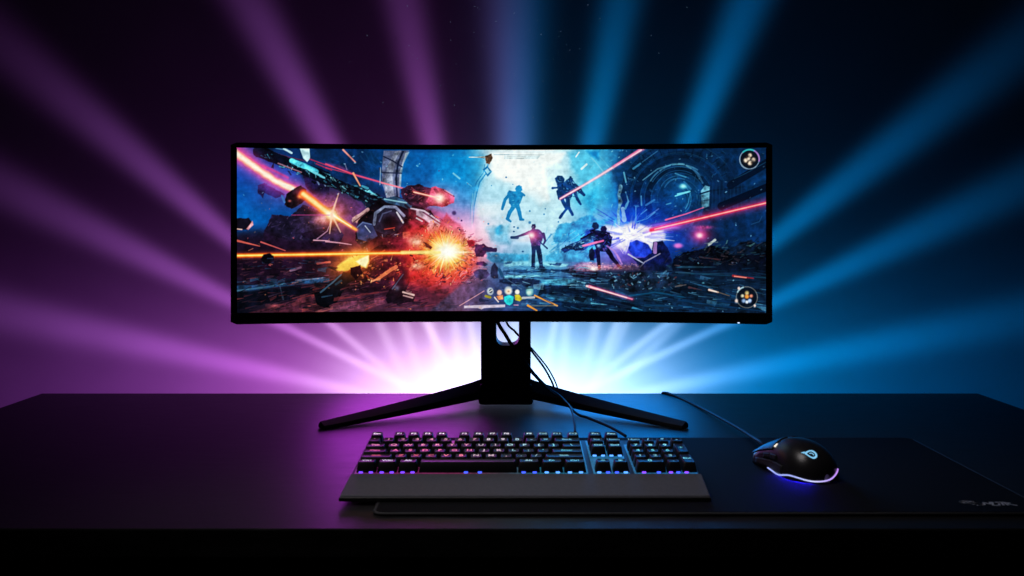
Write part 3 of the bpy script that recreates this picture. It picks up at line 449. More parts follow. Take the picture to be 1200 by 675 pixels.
    for _ in range(60):
        t=R.uniform(2.6,6.6); x,y=300,10; r0=R.uniform(80,150); r1=r0+R.uniform(30,190)
        tline(4,1,[(x+r0*math.cos(t)*1.3,y+r0*.7*math.sin(t)),(x+r1*math.cos(t)*1.3,y+r1*.7*math.sin(t))],R.uniform(5,16),[(40,80,255),(80,120,255),(20,30,200),(140,170,255)][R.integers(4)],a=R.uniform(.15,.45),w2=2,jag=.6)
    tpoly(4,1,[(110,-15),(200,0),(330,-35),(420,-10),(560,20),(580,95),(500,110),(470,170),(380,100),(300,110),(270,190),(200,140),(150,80)],(225,225,255),soft=2.5,jag=2.6,tex=.15); tglow(4,1,230,50,110,60,(255,255,255),a=1,p=2); tglow(4,1,470,60,90,50,(255,255,255),a=.9,p=2); tglow(4,1,200,110,70,90,(210,120,255),a=.6)
    scrap(1,[(440,330),(690,330),(700,385),(560,400),(500,420)],60,[(170,190,255),(80,90,235),(150,110,255),(255,255,255)],ang=.15,spread=.5,ln=(8,30),w=(1.5,4),a=(.2,.6),shards=0)
    for i in range(46):
        t=R.uniform(0,6.283); r0=R.uniform(30,60); r1=r0+R.uniform(20,70); hline(1,[(555+r0*1.5*math.cos(t),360+r0*.6*math.sin(t)),(555+r1*1.5*math.cos(t),360+r1*.6*math.sin(t))],R.uniform(4,11),[(235,235,255),(140,150,255),(60,70,240)][R.integers(3)],a=R.uniform(.3,.8),w2=1.5,soft=.6)
    tpoly(4,1,[(300,110),(360,90),(450,130),(480,190),(420,230),(330,220),(290,170)],(30,60,190),jag=1.3,tex=.6); tpoly(4,1,[(490,110),(560,100),(600,150),(640,250),(560,330),(400,330),(330,240),(420,230),(480,190)],(14,24,76),jag=1.2,tex=.8); tline(4,1,[(505,120),(500,190)],26,(170,130,200),a=.8,jag=.8)
    tline(4,1,[(290,205),(410,275)],12,(180,190,225),a=.9,w2=8); tline(4,1,[(385,305),(420,265),(540,200)],9,(140,140,170),a=.9)
    tline(4,0,[(232,320),(215,390),(230,440),(210,520),(215,620)],20,(130,190,225),a=.8,jag=1.4,tex=.7); tline(4,0,[(270,370),(290,440),(265,500)],12,(100,170,215),a=.7,jag=1.2); tline(4,0,[(245,500),(260,590)],26,(140,180,240),a=.8,jag=1.3); tline(4,0,[(255,215),(272,290)],12,(110,190,220),a=.7)
    for pts in ([(350,480),(350,610)],[(390,540),(435,505)],[(360,600),(440,575),(500,525)]): tline(4,0,pts,7,(90,160,240),a=.7,jag=.4)
    S1=(20,28,78)
    hpoly(1,[(388,320),(394,305),(408,303),(418,314),(416,330),(400,334)],(26,50,104),jag=.4,tex=.5); hpoly(1,[(424,332),(430,320),(444,318),(452,330),(448,342),(430,344)],(34,30,100),jag=.4,tex=.5)
    hpoly(1,[(382,340),(400,332),(425,338),(452,342),(474,366),(468,400),(446,424),(408,424),(396,390)],S1,jag=.9,tex=.9)
    for pts,w_ in (([(412,420),(416,460),(420,496)],21),([(448,410),(474,450),(510,494)],20),([(396,350),(372,362),(344,372)],17),([(400,345),(430,360),(460,350)],16)): hline(1,pts,w_,(18,18,58),w2=w_*.65,jag=.6,tex=.6)
    hpoly(1,[(262,412),(300,392),(350,372),(398,350),(404,366),(360,392),(352,415),(320,420),(290,414)],(22,50,96),jag=.8,tex=.8); scrap(1,[(265,410),(400,350),(400,372),(340,418)],60,[(120,180,215),(10,22,50),(70,120,170),(30,60,104)],ang=-.45,spread=.4,ln=(4,18),w=(1.5,4),a=(.4,.9))
    scrap(1,[(385,335),(470,345),(460,420),(405,420)],60,[(60,60,170),(10,10,40),(110,90,200),(40,90,160)],ln=(3,14),w=(1.5,4),a=(.35,.8)); hpoly(1,[(374,420),(390,405),(402,430),(396,462),(380,462)],(16,22,52),jag=.6,a=.9)
    tline(4,1,[(-60,140),(90,100)],14,(240,110,170),a=.9); tline(3,1,[(630,140),(742,110)],12,(240,120,180),a=.9); tglow(4,1,55,140,14,14,(130,190,255),a=.9)
    for pts in ([(120,140),(180,180),(240,280)],[(200,210),(230,260)]): tline(4,1,pts,10,(180,130,220),a=.7,jag=.7)
    tglow(4,1,120,310,170,26,(255,90,60),a=.8,tex=.8); tglow(4,1,300,315,110,20,(220,70,60),a=.6,tex=.8); tglow(4,1,30,322,46,10,(255,190,150),a=.7)
    for _ in range(40):
        x=R.uniform(-20,390); y=R.uniform(270,330); tglow(4,1,x,y,R.uniform(3,9),R.uniform(2,5),(255,150,110),a=R.uniform(.4,1))
    # red bolts on the right
    tline(4,0,[(450,670),(742,595),(802,582),(1080,520),(1364,455)],90,(190,10,50),a=.65,falloff='gauss',mode='scr'); tline(4,0,[(470,664),(1364,456)],30,(235,40,80),a=.9,soft=1.2,w2=20); tline(4,0,[(500,657),(1364,456)],10,(255,150,150))
    tline(4,0,[(585,585),(742,540),(880,490)],12,(240,100,150),a=.9,w2=5); tglow(4,0,620,640,110,26,(200,60,200),a=.6)
    tglow(5,1,165,55,70,58,(230,20,60),a=.95,p=1.6); tglow(5,1,162,58,24,20,(255,200,190),a=1); tglow(5,1,200,-5,60,14,(220,40,90),a=.8,tex=.7); tglow(4,1,682,138,36,20,(240,80,170),a=.9,p=3)
    # dark wreckage, right
    tpoly(4,1,[(640,235),(742,190),(860,160),(960,140),(1020,170),(1120,190),(1364,140),(1364,340),(640,330)],(7,12,28),jag=1.6,tex=.9)
    tpoly(5,1,[(360,190),(420,140),(480,110),(560,90),(600,120),(680,110),(680,200),(420,210)],(10,26,48),jag=1.5,tex=1)
    tline(5,1,[(230,130),(280,95)],20,(170,185,185),a=.95,jag=.6); tline(5,1,[(200,120),(300,110)],9,(90,110,120),a=.8,jag=.6); tline(5,1,[(200,170),(225,130)],10,(50,70,80),a=.9)
    for _ in range(30):
        x=R.uniform(270,670); y=R.uniform(100,220); tline(5,1,[(x,y),(x+R.uniform(5,40),y-R.uniform(-5,24))],R.uniform(3,9),[(40,90,120),(60,110,110),(10,20,40),(90,140,140)][R.integers(4)],a=R.uniform(.3,.7),jag=.7)
    tline(5,1,[(160,225),(320,245)],10,(80,50,60),a=.8,jag=.6); tglow(5,1,415,268,8,6,(140,150,190),a=.9); tpoly(4,1,[(660,305),(700,295),(930,298),(980,302),(930,306),(680,312)],(70,150,180),jag=.3,a=.9); tline(5,1,[(0,352),(200,352),(420,355)],8,(60,140,170),a=.7,jag=.5)
    hpoly(1,[(420,500),(560,480),(1113,470),(1113,680),(300,680),(200,600)],(8,22,44),a=.62,soft=3,jag=1.5,tex=.6)
    scrap(1,[(200,520),(1113,490),(1113,670),(100,670)],330,[(6,14,30),(40,110,150),(14,60,100),(90,160,195),(4,10,24),(20,80,120)],ang=.08,spread=.12,ln=(12,80),w=(1.5,6),a=(.2,.65),shards=.12)
    scrap(1,[(0,470),(420,480),(420,560),(0,600)],150,[(10,24,54),(150,210,235),(40,80,130),(90,160,205)],ang=.02,spread=.1,ln=(8,50),w=(1.5,5),a=(.2,.65),shards=.12)
    scrap(1,[(690,430),(860,400),(1113,380),(1113,480),(690,480)],160,[(4,6,14),(30,60,84),(14,22,40),(70,60,70)],ang=-.1,spread=.4,ln=(5,30),w=(1.5,5),a=(.3,.8),shards=.3)
    # rubble mound
    tpoly(4,1,[(130,420),(200,380),(320,345),(480,350),(560,380),(660,400),(680,450),(560,470),(420,490),(320,500),(180,470)],(18,34,56),jag=1.6,tex=1)
    for _ in range(90):
        x=R.uniform(140,670); y=R.uniform(350,480); tline(4,1,[(x,y),(x+R.uniform(-16,24),y-R.uniform(-4,16))],R.uniform(4,12),[(90,140,170),(12,16,30),(60,60,90),(120,170,200),(90,50,60),(24,60,90)][R.integers(6)],a=R.uniform(.35,.85),jag=.7)
    for pts,col,w_ in (([(0,560),(200,590),(400,640)],(60,150,195),20),([(0,590),(120,600)],(110,200,230),16),([(300,530),(500,500),(742,540)],(16,90,130),18),([(420,600),(742,610)],(14,70,110),16),([(660,455),(742,440)],(120,110,110),10),([(0,410),(70,420)],(90,160,200),20)): tline(4,1,pts,w_,col,a=.7,jag=1,w2=6)
    tpoly(4,1,[(0,520),(160,560),(330,600),(300,640),(120,600),(0,570)],(10,24,50),a=.8,jag=1,tex=.5)
    tline(3,1,[(660,455),(742,478)],14,(255,190,200)); tline(4,1,[(-20,455),(320,555)],36,(210,40,100),a=.6,falloff='gauss',mode='scr'); tline(4,1,[(-20,458),(320,556)],17,(245,130,160),w2=8); tline(4,1,[(-10,462),(280,545)],7,(255,225,225),w2=4)
    for pts,col,w_ in (([(0,560),(300,600),(680,640)],(10,60,104),16),([(0,390),(300,420),(680,440)],(10,34,60),30),([(0,600),(250,640)],(16,84,130),14),([(300,560),(680,600)],(10,48,90),16),([(100,355),(680,380)],(24,80,110),9),([(80,460),(180,480)],(110,70,80),13),([(90,420),(260,470)],(50,110,150),8)): tline(5,1,pts,w_,col,a=.65,jag=1,w2=7)
    tline(5,1,[(420,368),(575,386)],18,(150,40,50),a=.9,w2=7); tline(5,1,[(430,372),(520,382)],7,(235,140,130)); tline(5,1,[(235,478),(305,496)],16,(235,200,190),w2=9); tline(5,1,[(300,494),(390,522)],6,(130,110,90),a=.8); tglow(5,1,190,425,10,6,(90,170,190),a=.8)
    # ---------------------------------------------------------------- overlay: squad portraits and badges
    tpoly(2,1,[(380,610),(710,600),(710,622),(540,630),(520,640),(490,628),(380,630)],(215,200,225),a=.85,jag=.4,tex=.2)
    tline(2,1,[(345,610),(540,495)],6,(220,160,170),a=.8); tline(3,1,[(20,400),(140,480)],5,(90,120,150),a=.7)
    tglow(2,1,590,498,26,30,(190,205,215),a=1,p=6,mode='over'); tglow(2,1,594,496,15,18,(60,66,90),a=1,p=4,mode='over'); tline(2,1,[(555,535),(590,545)],22,(150,140,40),a=.9,jag=.5); tline(2,1,[(585,500),(605,488)],6,(235,235,225))
    tglow(2,1,664,508,20,22,(250,195,175),a=1,p=5,mode='over'); tpoly(2,1,[(640,535),(690,525),(695,560),(655,565)],(235,140,95),jag=.4); tline(2,1,[(625,545),(655,580)],9,(225,205,205))
    tglow(3,1,34,492,32,34,(190,205,215),a=1,p=6,mode='over'); tglow(3,1,34,498,22,20,(250,225,195),a=1,p=5,mode='over'); tglow(3,1,36,498,9,8,(150,110,90),a=.8,mode='over'); tpoly(3,1,[(0,540),(40,525),(78,540),(68,590),(45,608),(18,600),(0,575)],(40,200,212),jag=.5,tex=.4)
    tglow(3,1,105,503,19,20,(240,236,225),a=1,p=6,mode='over'); tpoly(3,1,[(85,525),(120,522),(145,555),(125,575),(90,565)],(205,190,50),jag=.5,tex=.3)
    tglow(3,1,204,500,30,36,(120,180,185),a=1,p=6,mode='over'); tglow(3,1,200,508,18,16,(195,235,220),a=.9,p=4,mode='over'); tline(3,1,[(150,548),(240,545)],15,(205,205,215),a=.8,jag=.6); tline(3,1,[(175,475),(230,470)],12,(50,80,100),a=.8)
    tline(3,1,[(245,530),(425,610)],12,(225,150,75)); tline(3,1,[(270,530),(395,600)],4,(60,50,60)); tline(3,1,[(425,610),(210,612)],5,(150,150,130),a=.8); tline(3,1,[(190,608),(262,648)],16,(235,150,60),w2=10); tline(3,1,[(80,605),(112,606)],8,(220,150,180),a=.8)
    (bx,by),=tp(5,0,[(545,122)])
    glow(bx,by,11.2,11.2,(14,20,34),a=1,p=12,mode='over'); arc(bx,by,11,11,0,360,1.1,(150,175,200),a=.8,jag=.5); arc(bx,by,11,11,60,130,1.8,(40,170,180),a=.9); arc(bx,by,11,11,-10,60,1.6,(170,110,200),a=.7)
    for dx,dy,r in ((.5,-4.5,2.3),(-4,1,2.6),(4.5,.5,2.4),(.6,4,2.6),(-1,-1,2)): glow(bx+dx,by+dy,r,r,(238,215,190),a=.95,p=3,mode='over',tex=.5)
    for dx,dy in ((-2,3),(2.4,-2),(-3,-3),(3,4)): glow(bx+dx,by+dy,1,1,(70,50,44),a=.9,mode='over')
    (bx,by),=tp(5,1,[(525,532)])
    glow(bx,by,11.5,11.5,(8,16,32),a=.9,p=12,mode='over'); arc(bx,by,12,12,0,360,.7,(150,145,135),a=.75); arc(bx,by,12,12,110,150,1.6,(150,190,210),a=.9)
    for dx,dy,r,c_ in ((0,-5,2.3,(250,225,150)),(0,-1,2.6,(225,140,60)),(-5,-1.5,2,(200,200,170)),(5,-1.5,2,(215,130,110)),(-3.6,4,2.4,(150,185,240)),(3.4,4,2.4,(160,190,245)),(0,5.5,1.8,(215,230,255))): glow(bx+dx,by+dy,r,r,c_,a=.95,p=3,mode='over',tex=.4)
    for dx,dy,r in ((-11.8,4.2,1.9),(-9,-10,1.6),(9,9.5,1.4)): glow(bx+dx,by+dy,r,r*1.2,(235,210,205),a=.95,p=3,mode='over')
    # sparks and dust over all
    for _ in range(260):
        x=R.uniform(279,895); y=R.uniform(176,362); w_=R.uniform(.25,.7); lf=x<590
        line([(x,y),(x+R.uniform(-1,1.5),y+R.uniform(-.8,.8))],w_*2,[(255,170,110),(255,120,120)][R.integers(2)] if lf and y>230 else (150,215,245),a=R.uniform(.15,.6))
    out = np.clip(IMG * (1 + .10 * N_FINE + .05 * N_STR2)[..., None], 0, 1)
    lum = out.mean(-1, keepdims=True)
    g_ = out.mean(-1, keepdims=True); out = out * .93 + g_ * .07; out[..., 2] *= .97
    out = np.clip(out + (out - .40) * .22 * (1 - np.abs(2 * out - 1)) * 1.6, 0, 1)
    blur = sum(np.roll(np.roll(out, i, 0), j, 1) for i in (-2, 0, 2) for j in (-2, 0, 2)) / 9
    return np.clip(out + .35 * (out - blur), 0, 1)
# ----------------------------------------------------------------------------
# scene helpers
# ----------------------------------------------------------------------------
random.seed(3)
scene = bpy.context.scene
COL = scene.collection
HCAM, FPX = .302, 1170.0          # camera height above the desk, focal length in 1200-wide pixels

def link(o, parent=None):
    COL.objects.link(o)
    if parent is not None: o.parent = parent
    return o

def tag(o, label=None, cat=None, group=None, kind=None):
    if label: o['label'] = label
    if cat: o['category'] = cat
    if group: o['group'] = group
    if kind: o['kind'] = kind
    return o

def empty(name, loc, label, cat, group=None, rz=0):
    o = bpy.data.objects.new(name, None); o.location = loc; o.rotation_euler.z = rz; o.empty_display_size = .03
    link(o); return tag(o, label, cat, group)

def mesh_obj(name, verts, faces, mat, parent=None, smooth=False, loc=(0, 0, 0)):
    me = bpy.data.meshes.new(name); me.from_pydata([tuple(v) for v in verts], [], faces); me.update()
    if smooth: me.polygons.foreach_set('use_smooth', [True] * len(me.polygons))
    if mat: me.materials.append(mat)
    o = bpy.data.objects.new(name, me); o.location = loc
    return link(o, parent)

def bm_obj(name, bm, mat, parent=None, smooth=False, loc=(0, 0, 0), angle=None):
    me = bpy.data.meshes.new(name)
    bmesh.ops.recalc_face_normals(bm, faces=bm.faces)
    bm.to_mesh(me); bm.free()
    if smooth: me.polygons.foreach_set('use_smooth', [True] * len(me.polygons))
    if angle is not None: me.set_sharp_from_angle(angle=math.radians(angle))
    me.materials.append(mat)
    o = bpy.data.objects.new(name, me); o.location = loc
    return link(o, parent)

def box_bm(x0, x1, y0, y1, z0, z1, bev=0, seg=2):
    bm = bmesh.new()
    bmesh.ops.create_cube(bm, size=1)
    for v in bm.verts:
        v.co = Vector(((x0 + x1) / 2 + v.co.x * (x1 - x0), (y0 + y1) / 2 + v.co.y * (y1 - y0), (z0 + z1) / 2 + v.co.z * (z1 - z0)))
    if bev: bmesh.ops.bevel(bm, geom=bm.edges[:], offset=bev, segments=seg, affect='EDGES', profile=.6)
    return bm

def hexa_bm(p, bev=0, seg=2):
    """eight corners: bottom ring of four, top ring of four"""
    bm = bmesh.new(); v = [bm.verts.new(q) for q in p]
    for f in ((3, 2, 1, 0), (4, 5, 6, 7), (0, 1, 5, 4), (1, 2, 6, 5), (2, 3, 7, 6), (3, 0, 4, 7)): bm.faces.new([v[i] for i in f])
    bmesh.ops.recalc_face_normals(bm, faces=bm.faces)
    if bev: bmesh.ops.bevel(bm, geom=bm.edges[:], offset=bev, segments=seg, affect='EDGES', profile=.6)
    return bm

def spline(pts, n=12):
    """Catmull-Rom through the points"""
    P = [Vector(p) for p in pts]; P = [P[0] * 2 - P[1]] + P + [P[-1] * 2 - P[-2]]; out = []
    for i in range(1, len(P) - 2):
        for k in range(n):
            t = k / n; a, b, c, d = P[i - 1], P[i], P[i + 1], P[i + 2]
            out.append(.5 * ((2 * b) + (c - a) * t + (2 * a - 5 * b + 4 * c - d) * t * t + (3 * b - a - 3 * c + d) * t ** 3))
    out.append(P[-2]); return out

def tube(name, pts, r, mat, parent=None, seg=10, n=12, r_end=None, raw=False):
    P = [Vector(p) for p in pts] if raw else spline(pts, n); V = []; F = []; m = len(P)
    up = Vector((0, 0, 1))
    for i, p in enumerate(P):
        t = (P[min(i + 1, m - 1)] - P[max(i - 1, 0)]).normalized()
        a = t.cross(up)
        if a.length < 1e-3: a = t.cross(Vector((1, 0, 0)))
        a.normalize(); b = a.cross(t)
        rr = r if r_end is None else r + (r_end - r) * i / (m - 1)
        for k in range(seg):
            q = 2 * math.pi * k / seg; V.append(p + a * (rr * math.cos(q)) + b * (rr * math.sin(q)))
    for i in range(m - 1):
        for k in range(seg):
            F.append((i * seg + k, i * seg + (k + 1) % seg, (i + 1) * seg + (k + 1) % seg, (i + 1) * seg + k))
    F.append(tuple(range(seg))[::-1]); F.append(tuple(range((m - 1) * seg, m * seg)))
    return mesh_obj(name, V, F, mat, parent, smooth=True)

# ----------------------------------------------------------------------------
# materials
# ----------------------------------------------------------------------------
def nodes_of(name):
    m = bpy.data.materials.new(name); m.use_nodes = True; nt = m.node_tree; nt.nodes.clear()
    out = nt.nodes.new('ShaderNodeOutputMaterial'); return m, nt, out

def principled(name, col, rough=.5, metal=0., spec=.5, noise=0., nscale=60., bump=0., bscale=300., stretch=(1, 1, 1), rnoise=0., coat=0.):
    m, nt, out = nodes_of(name); N = nt.nodes; L = nt.links
    b = N.new('ShaderNodeBsdfPrincipled'); L.new(b.outputs[0], out.inputs[0])
    b.inputs['Base Color'].default_value = (*col, 1); b.inputs['Roughness'].default_value = rough
    b.inputs['Metallic'].default_value = metal; b.inputs['Specular IOR Level'].default_value = spec
    if coat: b.inputs['Coat Weight'].default_value = coat; b.inputs['Coat Roughness'].default_value = .15
    tc = N.new('ShaderNodeTexCoord'); mp = N.new('ShaderNodeMapping'); mp.inputs['Scale'].default_value = stretch
    L.new(tc.outputs['Object'], mp.inputs[0])
    if noise or rnoise:
        t = N.new('ShaderNodeTexNoise'); t.inputs['Scale'].default_value = nscale; t.inputs['Detail'].default_value = 5
        L.new(mp.outputs[0], t.inputs['Vector'])
        if noise:
            r = N.new('ShaderNodeMapRange'); r.inputs['From Min'].default_value = .25; r.inputs['From Max'].default_value = .75
            r.inputs['To Min'].default_value = 1 - noise; r.inputs['To Max'].default_value = 1 + noise
            L.new(t.outputs['Fac'], r.inputs['Value'])
            mx = N.new('ShaderNodeVectorMath'); mx.operation = 'SCALE'; mx.inputs[0].default_value = col
            L.new(r.outputs[0], mx.inputs['Scale']); L.new(mx.outputs[0], b.inputs['Base Color'])
        if rnoise:
            r = N.new('ShaderNodeMapRange'); r.inputs['From Min'].default_value = .25; r.inputs['From Max'].default_value = .75
            r.inputs['To Min'].default_value = max(.02, rough - rnoise); r.inputs['To Max'].default_value = min(1, rough + rnoise)
            L.new(t.outputs['Fac'], r.inputs['Value']); L.new(r.outputs[0], b.inputs['Roughness'])
    if bump:
        t2 = N.new('ShaderNodeTexNoise'); t2.inputs['Scale'].default_value = bscale; t2.inputs['Detail'].default_value = 4
        L.new(mp.outputs[0], t2.inputs['Vector'])
        bp = N.new('ShaderNodeBump'); bp.inputs['Strength'].default_value = bump; bp.inputs['Distance'].default_value = .001
        L.new(t2.outputs['Fac'], bp.inputs['Height']); L.new(bp.outputs[0], b.inputs['Normal'])
    return m

def emission(name, col, strength=1., sample=True):
    m, nt, out = nodes_of(name); e = nt.nodes.new('ShaderNodeEmission')
    e.inputs[0].default_value = (*col, 1); e.inputs[1].default_value = strength
    nt.links.new(e.outputs[0], out.inputs[0])
    if not sample: m.cycles.emission_sampling = 'NONE'
    return m

def srgb(r, g, b):
    f = lambda c: (c / 255) / 12.92 if c <= 10 else ((c / 255 + .055) / 1.055) ** 2.4
    return (f(r), f(g), f(b))

M_wall = principled('matte wall paint', (.42, .42, .42), .9, spec=.15, noise=.05, nscale=9, bump=.12, bscale=220)
M_desk = principled('black stained wood', (.017, .0165, .017), .42, spec=.12, noise=.6, nscale=14, bump=.22, bscale=30, stretch=(1.2, 26, 4), rnoise=.06)
M_desk_edge = principled('dark desk edge', (.004, .004, .0045), .6, spec=.1, noise=.3, nscale=30)
M_shell = principled('black monitor plastic', (.012, .012, .014), .42, noise=.15, nscale=80, bump=.04, bscale=900)
M_bezel = principled('black satin bezel', (.008, .008, .010), .35, noise=.1, nscale=90)
M_stand = principled('black painted metal', (.024, .023, .026), .48, spec=.34, noise=.15, nscale=60, bump=.05, bscale=700)
M_seam = principled('grey bezel seam', (.10, .10, .11), .4, noise=.1)
M_mark = principled('dark grey print', (.035, .035, .04), .5, noise=.1)
M_cable = principled('black rubber cable', (.010, .010, .012), .6, spec=.10, noise=.1, nscale=200)
M_plate = principled('anodised key plate', (.020, .022, .026), .46, metal=.4, noise=.12, nscale=120)
M_key = principled('black keycap plastic', (.007, .007, .008), .42, spec=.28, noise=.15, nscale=200, bump=.05, bscale=1500)
M_rest = principled('soft touch wrist rest', (.104, .104, .128), .62, spec=.35, noise=.12, nscale=260, bump=.15, bscale=1400)
M_rest_lip = principled('wrist rest edge', (.008, .008, .009), .5, noise=.1)
M_pad = principled('black cloth mat', (.0065, .0065, .008), .85, spec=.10, noise=.25, nscale=900, bump=.3, bscale=2200)
M_stitch = principled('mat edge stitching', (.030, .030, .034), .7, noise=.3, nscale=800)
M_print = principled('grey mat print', (.62, .62, .67), .7, noise=.2, nscale=500)
M_mouse = principled('matte mouse shell', (.016, .015, .017), .30, spec=.5, noise=.1, nscale=300, bump=.03, bscale=1800)
M_button = principled('mouse button plastic', (.012, .012, .014), .42, spec=.22, noise=.1, nscale=300)
M_rubber = principled('ribbed side rubber', (.010, .010, .011), .6, noise=.2, nscale=400)

# ----------------------------------------------------------------------------
# setting: the wall
# ----------------------------------------------------------------------------
YW = 2.25                                     # wall distance from the lens
SW = FPX / YW
wall = mesh_obj('wall', [(-3.2, YW, -1.2), (3.2, YW, -1.2), (3.2, YW, 2.4), (-3.2, YW, 2.4)], [(0, 1, 2, 3)], M_wall)
tag(wall, kind='structure')

# ----------------------------------------------------------------------------
# desk
# ----------------------------------------------------------------------------
YB, YF = 1.851, 1.010
desk = empty('desk', (-.004, YF, -.72), 'long black wooden desk the monitor and keyboard stand on', 'desk')
def world_child(o, parent):
    o.location = Vector(o.location) - parent.location; return o
top = bm_obj('tabletop', box_bm(-.872, .864, YF, YB, -.030, 0, .0018, 2), M_desk, desk); world_child(top, desk)
ap = bm_obj('front_panel', box_bm(-.80, .79, YF + .02, YF + .045, -.30, -.0305, .001, 1), M_desk_edge, desk); world_child(ap, desk)

# ----------------------------------------------------------------------------
# curved monitor
# ----------------------------------------------------------------------------
XM, YM, RAD = -.017, 1.660, 2.05
HW = .4375                                    # half chord
TH = math.asin(HW / RAD)
ZB, ZT = .1495, .4445
mon = empty('curved_monitor', (XM, YM, 0), 'black curved ultrawide gaming monitor showing a battle on its stand', 'monitor')
def arcp(a, off, z):                          # off: behind the front face
    r = RAD + off
    return (r * math.sin(a), (RAD - r * math.cos(a)) * 1.0 - 0 if False else -(r * math.cos(a) - RAD) * -1 * 1.0, z)
def mp(a, off, z):
    # centre of curvature lies towards the viewer; the ends come forward
    return (XM + (RAD + off) * math.sin(a), YM - RAD + (RAD + off) * math.cos(a), z)
def rounded_rect(w0, w1, z0, z1, r, n=5):
    P = []
    for cx, cz, a0 in ((w1 - r, z1 - r, 0), (w0 + r, z1 - r, 90), (w0 + r, z0 + r, 180), (w1 - r, z0 + r, 270)):
        for k in range(n + 1):
            q = math.radians(a0 + 90 * k / n); P.append((cx + r * math.cos(q), cz + r * math.sin(q)))
    return P
# housing as a grid swept along the arc: cross-section in (offset, z), ends capped
def arc_sweep(name, prof, a0, a1, n, mat, bev_end=0):
    V = []; F = []; m = len(prof)
    for i in range(n + 1):
        a = a0 + (a1 - a0) * i / n
        e = min(i, n - i) * (a1 - a0) / n * RAD
        for off, z in prof:
            zc = (ZB + ZT) / 2; k = 1.0
            if bev_end and e < bev_end:
                q = 1 - e / bev_end; k = 1 - (bev_end * (1 - math.sqrt(max(0, 1 - q * q)))) / (ZT - zc)
            V.append(mp(a, off, zc + (z - zc) * k))
    for i in range(n):
        for j in range(m):
            F.append((i * m + j, i * m + (j + 1) % m, (i + 1) * m + (j + 1) % m, (i + 1) * m + j))
    F.append(tuple(range(m))); F.append(tuple(range(n * m, (n + 1) * m))[::-1])
    o = mesh_obj(name, V, F, mat, mon); world_child(o, mon); return o
bm_angles = 96
hous = arc_sweep('housing', [(.0035, ZB), (.0035, ZT), (.006, ZT + .0004), (.020, ZT - .002), (.032, ZT - .03), (.038, ZT - .07), (.038, ZB + .05), (.030, ZB + .02), (.018, ZB + .001)], -TH, TH, bm_angles, M_shell, .004)
# bezel frame: four bars swept along the arc
FB = .0100 / RAD                               # side bezel angle
ZS0, ZS1 = .1690, .4350                         # lit picture
fz = (ZB, ZT)
def frame_faces():
    V = []; F = []
    def bar(a0, a1, z0, z1, n):
        b = len(V)
        for i in range(n + 1):
            a = a0 + (a1 - a0) * i / n
            e = min(abs(a + TH), abs(TH - a)) * RAD
            cut = .004 - math.sqrt(max(0, .004 ** 2 - (.004 - e) ** 2)) if e < .004 else 0
            za = z0 + (cut if abs(z0 - ZB) < 1e-6 else 0); zb = z1 - (cut if abs(z1 - ZT) < 1e-6 else 0)
            for off, z in ((.004, za), (0, za + .0006), (0, zb - .0006), (.004, zb)): V.append(mp(a, off, z))
        for i in range(n):
            for j in range(3): F.append((b + i * 4 + j, b + i * 4 + j + 1, b + (i + 1) * 4 + j + 1, b + (i + 1) * 4 + j))
        F.append((b, b + 1, b + 2, b + 3)); F.append((b + n * 4, b + n * 4 + 3, b + n * 4 + 2, b + n * 4 + 1))
    bar(-TH, TH, ZT - .0090, ZT, 96)
    bar(-TH, TH, ZB, ZB + .0180, 96)
    bar(-TH, -TH + FB, ZB + .0180, ZT - .0090, 3); bar(TH - FB, TH, ZB + .0180, ZT - .0090, 3)
    return V, F
V, F = frame_faces(); world_child(mesh_obj('bezel', V, F, M_bezel, mon), mon)
# thin seam where the panel meets the chin
V = []; F = []
for i in range(97):
    a = -TH + .001 + (2 * TH - .002) * i / 96
    V += [mp(a, -.0004, ZB + .0176), mp(a, -.0004, ZB + .0187), mp(a, .001, ZB + .0187), mp(a, .001, ZB + .0176)]
for i in range(96):
    for j in range(4): F.append((i * 4 + j, i * 4 + (j + 1) % 4, (i + 1) * 4 + (j + 1) % 4, (i + 1) * 4 + j))
world_child(mesh_obj('panel_seam', V, F, M_seam, mon), mon)
# picture: a fine curved grid with its colours stored per vertex
pic = paint_screen().astype(np.float64)
lin = np.where(pic <= .04045, pic / 12.92, ((pic + .055) / 1.055) ** 2.4)
H_, W_ = lin.shape[:2]
AS = TH - FB + .0003
aa = np.linspace(-AS, AS, W_); zz = np.linspace(ZS1 + .0008, ZB + .0180, H_)
A2, Z2 = np.meshgrid(aa, zz)
co = np.stack([(RAD + .0012) * np.sin(A2), -RAD + (RAD + .0012) * np.cos(A2), Z2], -1).reshape(-1, 3).astype(np.float32)
idx = np.arange(H_ * W_).reshape(H_, W_)
qd = np.stack([idx[1:, :-1], idx[1:, 1:], idx[:-1, 1:], idx[:-1, :-1]], -1).reshape(-1, 4).astype(np.int32)
me = bpy.data.meshes.new('screen'); me.vertices.add(len(co)); me.vertices.foreach_set('co', co.ravel())
me.loops.add(qd.size); me.loops.foreach_set('vertex_index', qd.ravel())
me.polygons.add(len(qd)); me.polygons.foreach_set('loop_start', np.arange(0, qd.size, 4, dtype=np.int32))
me.update(calc_edges=True)
ca = me.color_attributes.new('picture', 'FLOAT_COLOR', 'POINT')
ca.data.foreach_set('color', np.concatenate([lin.reshape(-1, 3), np.ones((H_ * W_, 1))], 1).astype(np.float32).ravel())
m, nt, out = nodes_of('lit display panel')
at = nt.nodes.new('ShaderNodeAttribute'); at.attribute_name = 'picture'
em = nt.nodes.new('ShaderNodeEmission'); em.inputs[1].default_value = 1.0
nt.links.new(at.outputs['Color'], em.inputs[0]); nt.links.new(em.outputs[0], out.inputs[0]); m.cycles.emission_sampling = 'NONE'
me.materials.append(m)
scr = link(bpy.data.objects.new('screen', me), mon)
